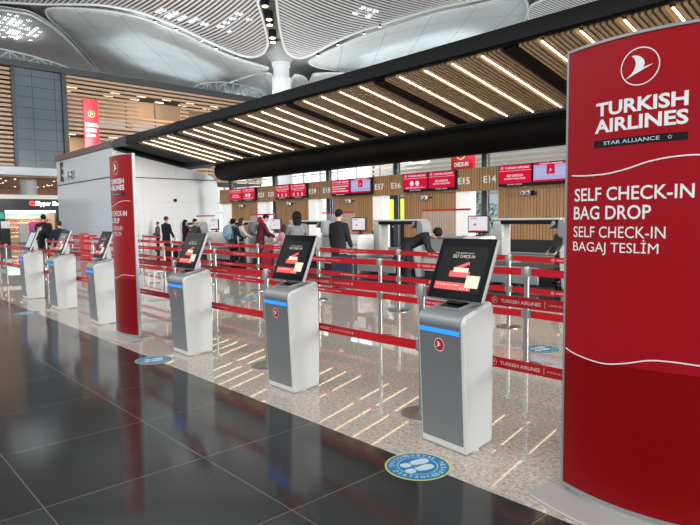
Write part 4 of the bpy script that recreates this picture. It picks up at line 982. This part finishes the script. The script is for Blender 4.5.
def person(label, loc, face, h=1.72, bend=0, nod=0, turn=0, arms=((8, 8, 12), (8, 8, 12)), step=.0, top=None, coat=0.0, legs=None, hair='short', hairm=None, hood=None, mask=None, wide=1.0, sit=False):
    """face: world direction in degrees the body faces (0 = +Y, 90 = -X); arms: (pitch, abduct, elbow) left, right"""
    t = thing('person', label, 'person', loc, R(face)); k = h/1.75
    V = lambda x, y, z: Vector((x*k, y*k, z*k))
    b = R(bend); up = Vector((0, math.sin(b), math.cos(b))); fw = Vector((0, math.cos(b), -math.sin(b)))
    P = V(0, 0, .93); at = lambda u, f=0, x=0: P+(up*u+fw*f+Vector((1, 0, 0))*x)*k
    hd = R(bend*.6+nod); hu = Vector((0, math.sin(hd), math.cos(hd))); hf = Vector((0, math.cos(hd), -math.sin(hd)))
    tr = R(turn); rt = Matrix.Rotation(tr, 3, hu); hx = rt @ Vector((1, 0, 0)); hf = rt @ hf
    NB = at(.53, -.01); HC = NB+(hu*.165+Vector((0, .02*math.cos(b), 0)))*k
    HP = lambda x, f, z: HC+(hx*x+hf*f+hu*z)*k
    body = MB()
    def limb(mb, pts, n=12, ref=(0, 1, 0)):
        mb.tube([p for p, a, c in pts], [(a*k, c*k) for p, a, c in pts], n, ref)
    # torso and neck: rings with x half-width and depth
    def torso(mb, e=0, lo=-.02, hem=None):
        prof = [(-.06, .155, .105), (.0, .165, .112), (.10, .150, .105), (.20, .145, .10), (.32, .168, .112), (.42, .178, .108), (.48, .155, .09), (.53, .075, .065)]
        rs = []
        pr_ = ([(hem, .185*wide+e, .135+e)] if hem is not None else [])+[q for q in prof if q[0] >= lo]
        for u, a, c in pr_:
            up2 = up if u > 0 else Vector((0, math.sin(b)*.3, math.cos(b)*1.0)).normalized()
            ce = P+up2*u*k; n = 20
            rs.append([ce+Vector((1, 0, 0))*((a*wide+e)*k*math.cos(2*PI*i/n))+(fw if u > 0 else Vector((0, 1, 0)))*((c+e)*k*math.sin(2*PI*i/n)) for i in range(n)])
        mb.rings(rs)
    torso(body)
    limb(body, [(NB-up*.04*k, .06, .058), (NB+hu*.05*k, .052, .054), (HC-hu*.05*k, .054, .058)])
    # head: cranium, jaw, nose, ears, brow
    def ell(mb, c, rx, rf, rz, n=16, m=10):
        rs = []
        for q in range(m+1):
            a = PI*min(max(q, .12), m-.12)/m
            rs.append([c+(hx*(rx*math.sin(a)*math.cos(2*PI*i/n))+hf*(rf*math.sin(a)*math.sin(2*PI*i/n))-hu*(rz*math.cos(a)))*k for i in range(n)])
        mb.rings(rs)
    ell(body, HP(0, -.008, .035), .076, .095, .092); ell(body, HP(0, .022, -.035), .058, .068, .078)
    body.tube([HP(0, .086, .03), HP(0, .104, -.005), HP(0, .112, -.022), HP(0, .088, -.034)], [.007*k, .011*k, .014*k, .010*k], 8, (1, 0, 0))
    for s in (-1, 1):
        ell(body, HP(s*.078, -.004, .0), .012, .020, .032, 10, 6); ell(body, HP(s*.032, .074, .030), .024, .014, .010, 8, 6)
    # arms, palms and fingers
    SH = {}; slv = []
    for s, (pi, ab, el) in zip((-1, 1), arms):
        S = at(.455, 0, s*.185*wide); a = R(pi); ab_ = R(ab)
        d1 = Vector((s*math.sin(ab_), math.sin(a)*math.cos(ab_), -math.cos(a)*math.cos(ab_)))
        a2 = a+R(el); d2 = Vector((s*math.sin(ab_)*.2-s*.10*math.sin(R(el)), math.sin(a2), -math.cos(a2))).normalized()
        E = S+d1*.285*k; Wr = E+d2*.25*k
        limb(body, [(S+Vector((-s*.05*k, 0, .0)), .06, .06), (S, .055, .055), (S+d1*.14*k, .048, .048), (E, .040, .040), (E+d2*.08*k, .041, .041), (Wr, .026, .03)])
        sx = Vector((s, 0, 0)); pal = d2.cross(sx).normalized(); sd = pal.cross(d2).normalized()
        # palm faces the body: width runs along pal
        limb(body, [(Wr-d2*.01*k, .022, .028), (Wr+d2*.04*k, .017, .040), (Wr+d2*.085*k, .015, .042)], 10, sd)
        for f in range(4):
            L = (.070, .080, .076, .058)[f]; o = Wr+d2*.078*k+pal*((f-1.5)*.021*k)
            c1 = (d2-sd*.18*1).normalized(); c2 = (d2-sd*.7).normalized(); c3 = (d2-sd*1.3).normalized()
            p1 = o+c1*L*.45*k; p2 = p1+c2*L*.32*k; p3 = p2+c3*L*.25*k
            body.tube([o, p1, p2, p3], [.0105*k, .010*k, .0092*k, .0075*k], 8)
        tb = Wr+d2*.03*k-pal*.035*k; q1 = tb+(d2*.6-pal*.75-sd*.2).normalized()*.036*k; q2 = q1+(d2*.9-pal*.2-sd*.4).normalized()*.030*k
        body.tube([tb+pal*.015*k, tb, q1, q2], [.013*k, .0135*k, .0115*k, .009*k], 8)
        slv.append((S, d1, E, d2, Wr, s))
    # legs and feet
    lg = []
    for s in (-1, 1):
        Hh = P+Vector((s*.092*k, 0, -.03*k)); yo = s*step*k
        K = Vector((s*.098*k, yo*.55+.025*k, .50*k)); A = Vector((s*.095*k, yo, .085*k))
        limb(body, [(Hh+Vector((0, 0, .05*k)), .085, .09), (Hh-Vector((0, 0, .10*k)), .082, .086), (K+Vector((0, 0, .08*k)), .06, .062), (K, .053, .056), (K-Vector((0, .01*k, .12*k)), .052, .055), (A+Vector((0, 0, .08*k)), .036, .038), (A, .036, .04)], 14)
        limb(body, [(A+Vector((0, -.05*k, -.03*k)), .034, .04), (A+Vector((0, .04*k, -.035*k)), .038, .036), (A+Vector((0, .13*k, -.055*k)), .042, .024), (A+Vector((0, .175*k, -.06*k)), .03, .018)], 12, (0, 0, 1))
        lg.append((Hh, K, A))
    fuse(body, .0105*k, 'body', SKIN, t, 3)
    m = MB()
    for s in (-1, 1):
        ell(m, HP(s*.031, .081, .017), .0125, .007, .007, 10, 6)
    m.build('eyes', EYE, t, smooth=60)
    m = MB(); ell(m, HP(0, .089, -.062), .024, .008, .0075, 10, 6); m.build('mouth', LIP, t, smooth=60)
    # clothes
    if legs:
        m = MB()
        for s, (Hh, K, A) in zip((-1, 1), lg):
            limb(m, [(Hh+Vector((0, 0, .08*k)), .092, .10), (Hh-Vector((0, 0, .08*k)), .098, .102), (K+Vector((0, 0, .08*k)), .076, .08), (K, .070, .074), (K-Vector((0, .01*k, .12*k)), .066, .07), (A+Vector((0, 0, .06*k)), .058, .062), (A+Vector((0, -.004*k, -.035*k)), .060, .066)], 14)
        rs = []
        for u, a, c in ((-.10, .15, .115), (-.02, .178, .125), (.06, .172, .122), (.11, .160, .116)):
            rs.append([P+up*u*k+Vector((1, 0, 0))*(a*wide*k*math.cos(2*PI*i/18))+fw*(c*k*math.sin(2*PI*i/18)) for i in range(18)])
        m.rings(rs); fuse(m, .017*k, 'trousers', legs, t, 3)
    for s, (Hh, K, A) in zip((-1, 1), lg):
        m = MB(); limb(m, [(A+Vector((0, -.065*k, -.042*k)), .030, .040), (A+Vector((0, -.03*k, -.028*k)), .043, .054), (A+Vector((0, .05*k, -.036*k)), .046, .046), (A+Vector((0, .13*k, -.052*k)), .050, .032), (A+Vector((0, .185*k, -.060*k)), .036, .022)], 12, (0, 0, 1))
        m.build('shoe', 'blackm', t, smooth=60)
    if top:
        m = MB(); torso(m, .022, -.06, hem=(-.06-coat if coat else -.10))
        for S, d1, E, d2, Wr, s in slv:
            limb(m, [(S+Vector((-s*.08*k, 0, .01*k)), .075, .085), (S+Vector((0, 0, .004*k)), .076, .078), (S+d1*.12*k, .070, .070), (E, .060, .060), (E+d2*.1*k, .057, .057), (Wr+d2*.005*k, .046, .048)], 14)
        m.rings([[NB+up*(u*k)+Vector((1, 0, 0))*(a*k*math.cos(2*PI*i/16))+fw*(c*k*math.sin(2*PI*i/16)) for i in range(16)] for u, a, c in ((-.06, .12, .10), (-.01, .085, .078), (.035, .072, .070))])
        fuse(m, .017*k, 'coat' if coat > .15 else 'jacket', top, t, 3)
    # hair
    hm = hairm or HAIRB; m = MB()
    n, q = 18, 8; rs = []
    for j in range(q+1):
        a = PI*.985-(PI*.985-PI*.23)*j/q
        rr = []
        for i in range(n):
            ph = 2*PI*i/n; front = max(0, math.sin(ph)); aa = PI-(PI-a)*(1-.47*front**.7)
            rr.append(HP(.087*math.sin(aa)*math.cos(ph), -.012+.106*math.sin(aa)*math.sin(ph), .040-.104*math.cos(aa)))
        rs.append(rr)
    m.rings(rs)
    if hair == 'long':
        limb(m, [(HP(0, -.055, .07), .07, .05), (HP(0, -.08, -.02), .098, .05), (HP(0, -.085, -.12), .10, .048), (HP(0, -.10, -.24), .09, .04), (HP(0, -.11, -.33), .06, .028)], 14, tuple(hf))
        for s in (-1, 1): limb(m, [(HP(s*.07, -.02, .06), .03, .05), (HP(s*.088, -.01, -.04), .026, .05), (HP(s*.09, -.01, -.15), .022, .045), (HP(s*.085, -.0, -.24), .015, .03)], 10, tuple(hf))
    if hair == 'full': ell(m, HP(0, -.03, .045), .105, .112, .112)
    if hair == 'big': ell(m, HP(0, -.045, .03), .135, .135, .15); limb(m, [(HP(0, -.06, .0), .12, .08), (HP(0, -.09, -.14), .13, .07), (HP(0, -.10, -.25), .08, .04)], 14, tuple(hf))
    if hair != 'none': fuse(m, .010*k, 'hair', hm, t, 2)
    if hood:
        m = MB(); limb(m, [(NB+up*.03*k-fw*.03*k+Vector((-.13*k, 0, 0)), .05, .06), (NB+up*.06*k-fw*.10*k, .075, .085), (NB+up*.03*k-fw*.03*k+Vector((.13*k, 0, 0)), .05, .06)], 12, (0, 0, 1)); limb(m, [(NB+up*.0*k-fw*.10*k, .09, .06), (NB+up*.11*k-fw*.09*k, .105, .075), (NB+up*.17*k-fw*.06*k, .08, .05)], 14)
        fuse(m, .015*k, 'hood', hood, t, 4)
    if mask:
        m = MB(); ell(m, HP(0, .048, -.045), .060, .062, .048, 14, 8); m.build('mask', mask, t, smooth=60)
    return t
CB = cloth('coat_black', (.016, .016, .019)); CN = cloth('coat_navy', (.013, .017, .040)); CG = cloth('jacket_grey', (.20, .205, .205)); CBu = cloth('jacket_burgundy', (.085, .012, .024))
CR = cloth('hood_red', (.24, .012, .03)); CO = cloth('jacket_olive', (.075, .07, .045)); CP = cloth('coat_purple', (.055, .008, .028)); CT = cloth('jacket_teal', (.03, .06, .075)); CW = cloth('knit_white', (.58, .55, .50))
CPk = cloth('top_pink', (.52, .27, .27)); CGr = cloth('jacket_darkgreen', (.012, .028, .026)); TR = cloth('trousers_dark', (.018, .018, .022)); TN = cloth('trousers_navy', (.014, .018, .035)); MK = mat('mask_blue', (.35, .55, .68), .7); TS = cloth('uniform_grey', (.10, .10, .11))
person('man in a long black coat seen from behind at the desk under number E18', (-9.52, 8.42, 0), 15, 1.66, nod=4, arms=((5, 9, 8), (12, 8, 20)), top=CB, coat=.34, legs=TN, hair='short', hairm=HAIRB, wide=.98)
person('woman with thick black hair in a grey jacket, standing behind the second nearest kiosk', (-12.1, 9.25, 0), 60, 1.63, nod=8, arms=((30, 10, 40), (20, 16, 40)), top=CG, coat=.06, legs=TR, hair='big', wide=1.15)
person('child in a pale pink top standing before the woman in the grey jacket', (-13.15, 9.6, 0), 100, 1.33, nod=10, arms=((25, 10, 45), (25, 10, 45)), top=CPk, legs=TR, hair='long', hairm=HAIRD)
person('traveller in a burgundy padded jacket with red hood, head bent down', (-14.8, 9.9, 0), -20, 1.66, bend=10, nod=28, arms=((25, 12, 30), (25, 8, 35)), top=CBu, coat=.10, legs=TR, hair='short', hood=CR, wide=1.18)
person('traveller with black hair in a dark jacket carrying a pale blue backpack', (-16.1, 9.75, 0), 20, 1.50, nod=8, arms=((25, 8, 40), (25, 8, 40)), top=CT, coat=.2, legs=TN, hair='full')
person('traveller with brown hair in a white knit top beside the blue backpack', (-16.48, 10.3, 0), -35, 1.53, nod=6, arms=((25, 8, 40), (35, 10, 25)), top=CW, legs=TR, hair='long', hairm=HAIRD)
person('traveller all in black standing with back turned near the white block', (-21.4, 10.0, 0), 10, 1.64, arms=((8, 10, 12), (12, 10, 20)), nod=6, top=CB, coat=.22, legs=TR, hair='short', hairm=HAIRD, wide=1.1)
person('woman with long dark hair in a dark purple coat near the white block', (-19.4, 9.8, 0), -50, 1.50, arms=((15, 8, 30), (40, 8, 80)), top=CP, coat=.38, legs=TR, hair='long')
person('man in an olive jacket raising a hand to his face beside the purple coat', (-18.5, 9.7, 0), -70, 1.53, nod=4, arms=((15, 8, 30), (50, 8, 105)), top=CO, legs=TR, hair='short', wide=1.1)
person('person in black bending low over the desk under number E15', (-8.3, 9.3, 0), -55, 1.64, bend=64, nod=42, arms=((12, 8, 30), (18, 8, 35)), top=CB, coat=.30, legs=TR, hair='full', wide=1.3)
person('person in a black suit standing behind the masked one before the shop', (-21.6, 5.72, 0), 100, 1.74, top=CB, legs=TR, arms=((8, 10, 10), (8, 10, 10)), hair='short', wide=1.1)
person('person in a dark green jacket with a pale blue face mask before the shop', (-20.1, 5.13, 0), -75, 1.42, bend=12, nod=8, turn=0, top=CGr, coat=.12, legs=TR, arms=((25, 30, 50), (25, 30, 60)), hair='short', mask=MK, wide=1.25)
person('person with dark brown hair in a navy jacket, back turned, before the shop', (-19.3, 5.55, 0), 95, 1.50, top=CN, legs=TR, arms=((10, 14, 20), (10, 14, 20)), hair='short', hairm=HAIRD, wide=1.2)
person('staff member in grey at the far desk, first head right of the narrow red sign', (-27.9, 12.6, 0), 170, 1.44, top=TS, legs=TR, arms=((12, 6, 35), (12, 6, 35)), hair='short', hairm=HAIRD)
person('staff member at the far desk half hidden beside the narrow red sign', (-29.4, 12.3, 0), 150, 1.32, top=CO, legs=TR, arms=((12, 6, 35), (12, 6, 35)), hair='full', hairm=HAIRG)
person('staff member seated low behind the clear screen of the man in the long coat', (-12.2, 12.3, 0), 170, 1.36, nod=15, top=TS, legs=TR, arms=((12, 6, 35), (12, 6, 35)), hair='long', hairm=HAIRD)
person('person in grey leaning at the right end of the desks beside the big red sign', (-6.22, 11.95, 0), 150, 1.30, nod=20, top=TS, legs=TR, arms=((12, 6, 35), (12, 6, 35)), hair='full', hairm=HAIRG)
person('distant person in black in the opening under number E16', (-15.95, 17.0, 0), 60, 1.30, top=CB, legs=TR, arms=((10, 8, 10), (40, 8, 60)), hair='short', wide=1.15)
# backpacks
def backpack(lab, loc, rz, m, s=1.0):
    t = thing('backpack', lab, 'backpack', loc, rz)
    b = MB(); b.ball((0, 0, 0), .19*s, .11*s, .25*s, 18, 12); b.build('bag', m, t, smooth=60)
    b = MB(); b.ball((0, -.085*s, -.06*s), .13*s, .06*s, .12*s, 14, 8); b.build('pocket', m, t, smooth=60)
    for x in (-.1, .1):
        b = MB(); b.tube([(x*s, .06*s, .2*s), (x*s, .16*s, .24*s), (x*s, .2*s, .1*s), (x*s, .1*s, -.18*s)], (.02*s), 6); b.build('strap', m, t, smooth=50)
backpack('pale blue backpack on the back of the traveller in the dark jacket', (-16.02, 9.52, 1.08), R(20), cloth('bag_blue', (.20, .33, .38)), .98)
backpack('grey backpack on the shoulder of the traveller in burgundy', (-14.97, 9.73, 1.22), R(-20), cloth('bag_grey', (.12, .12, .13)), .8)
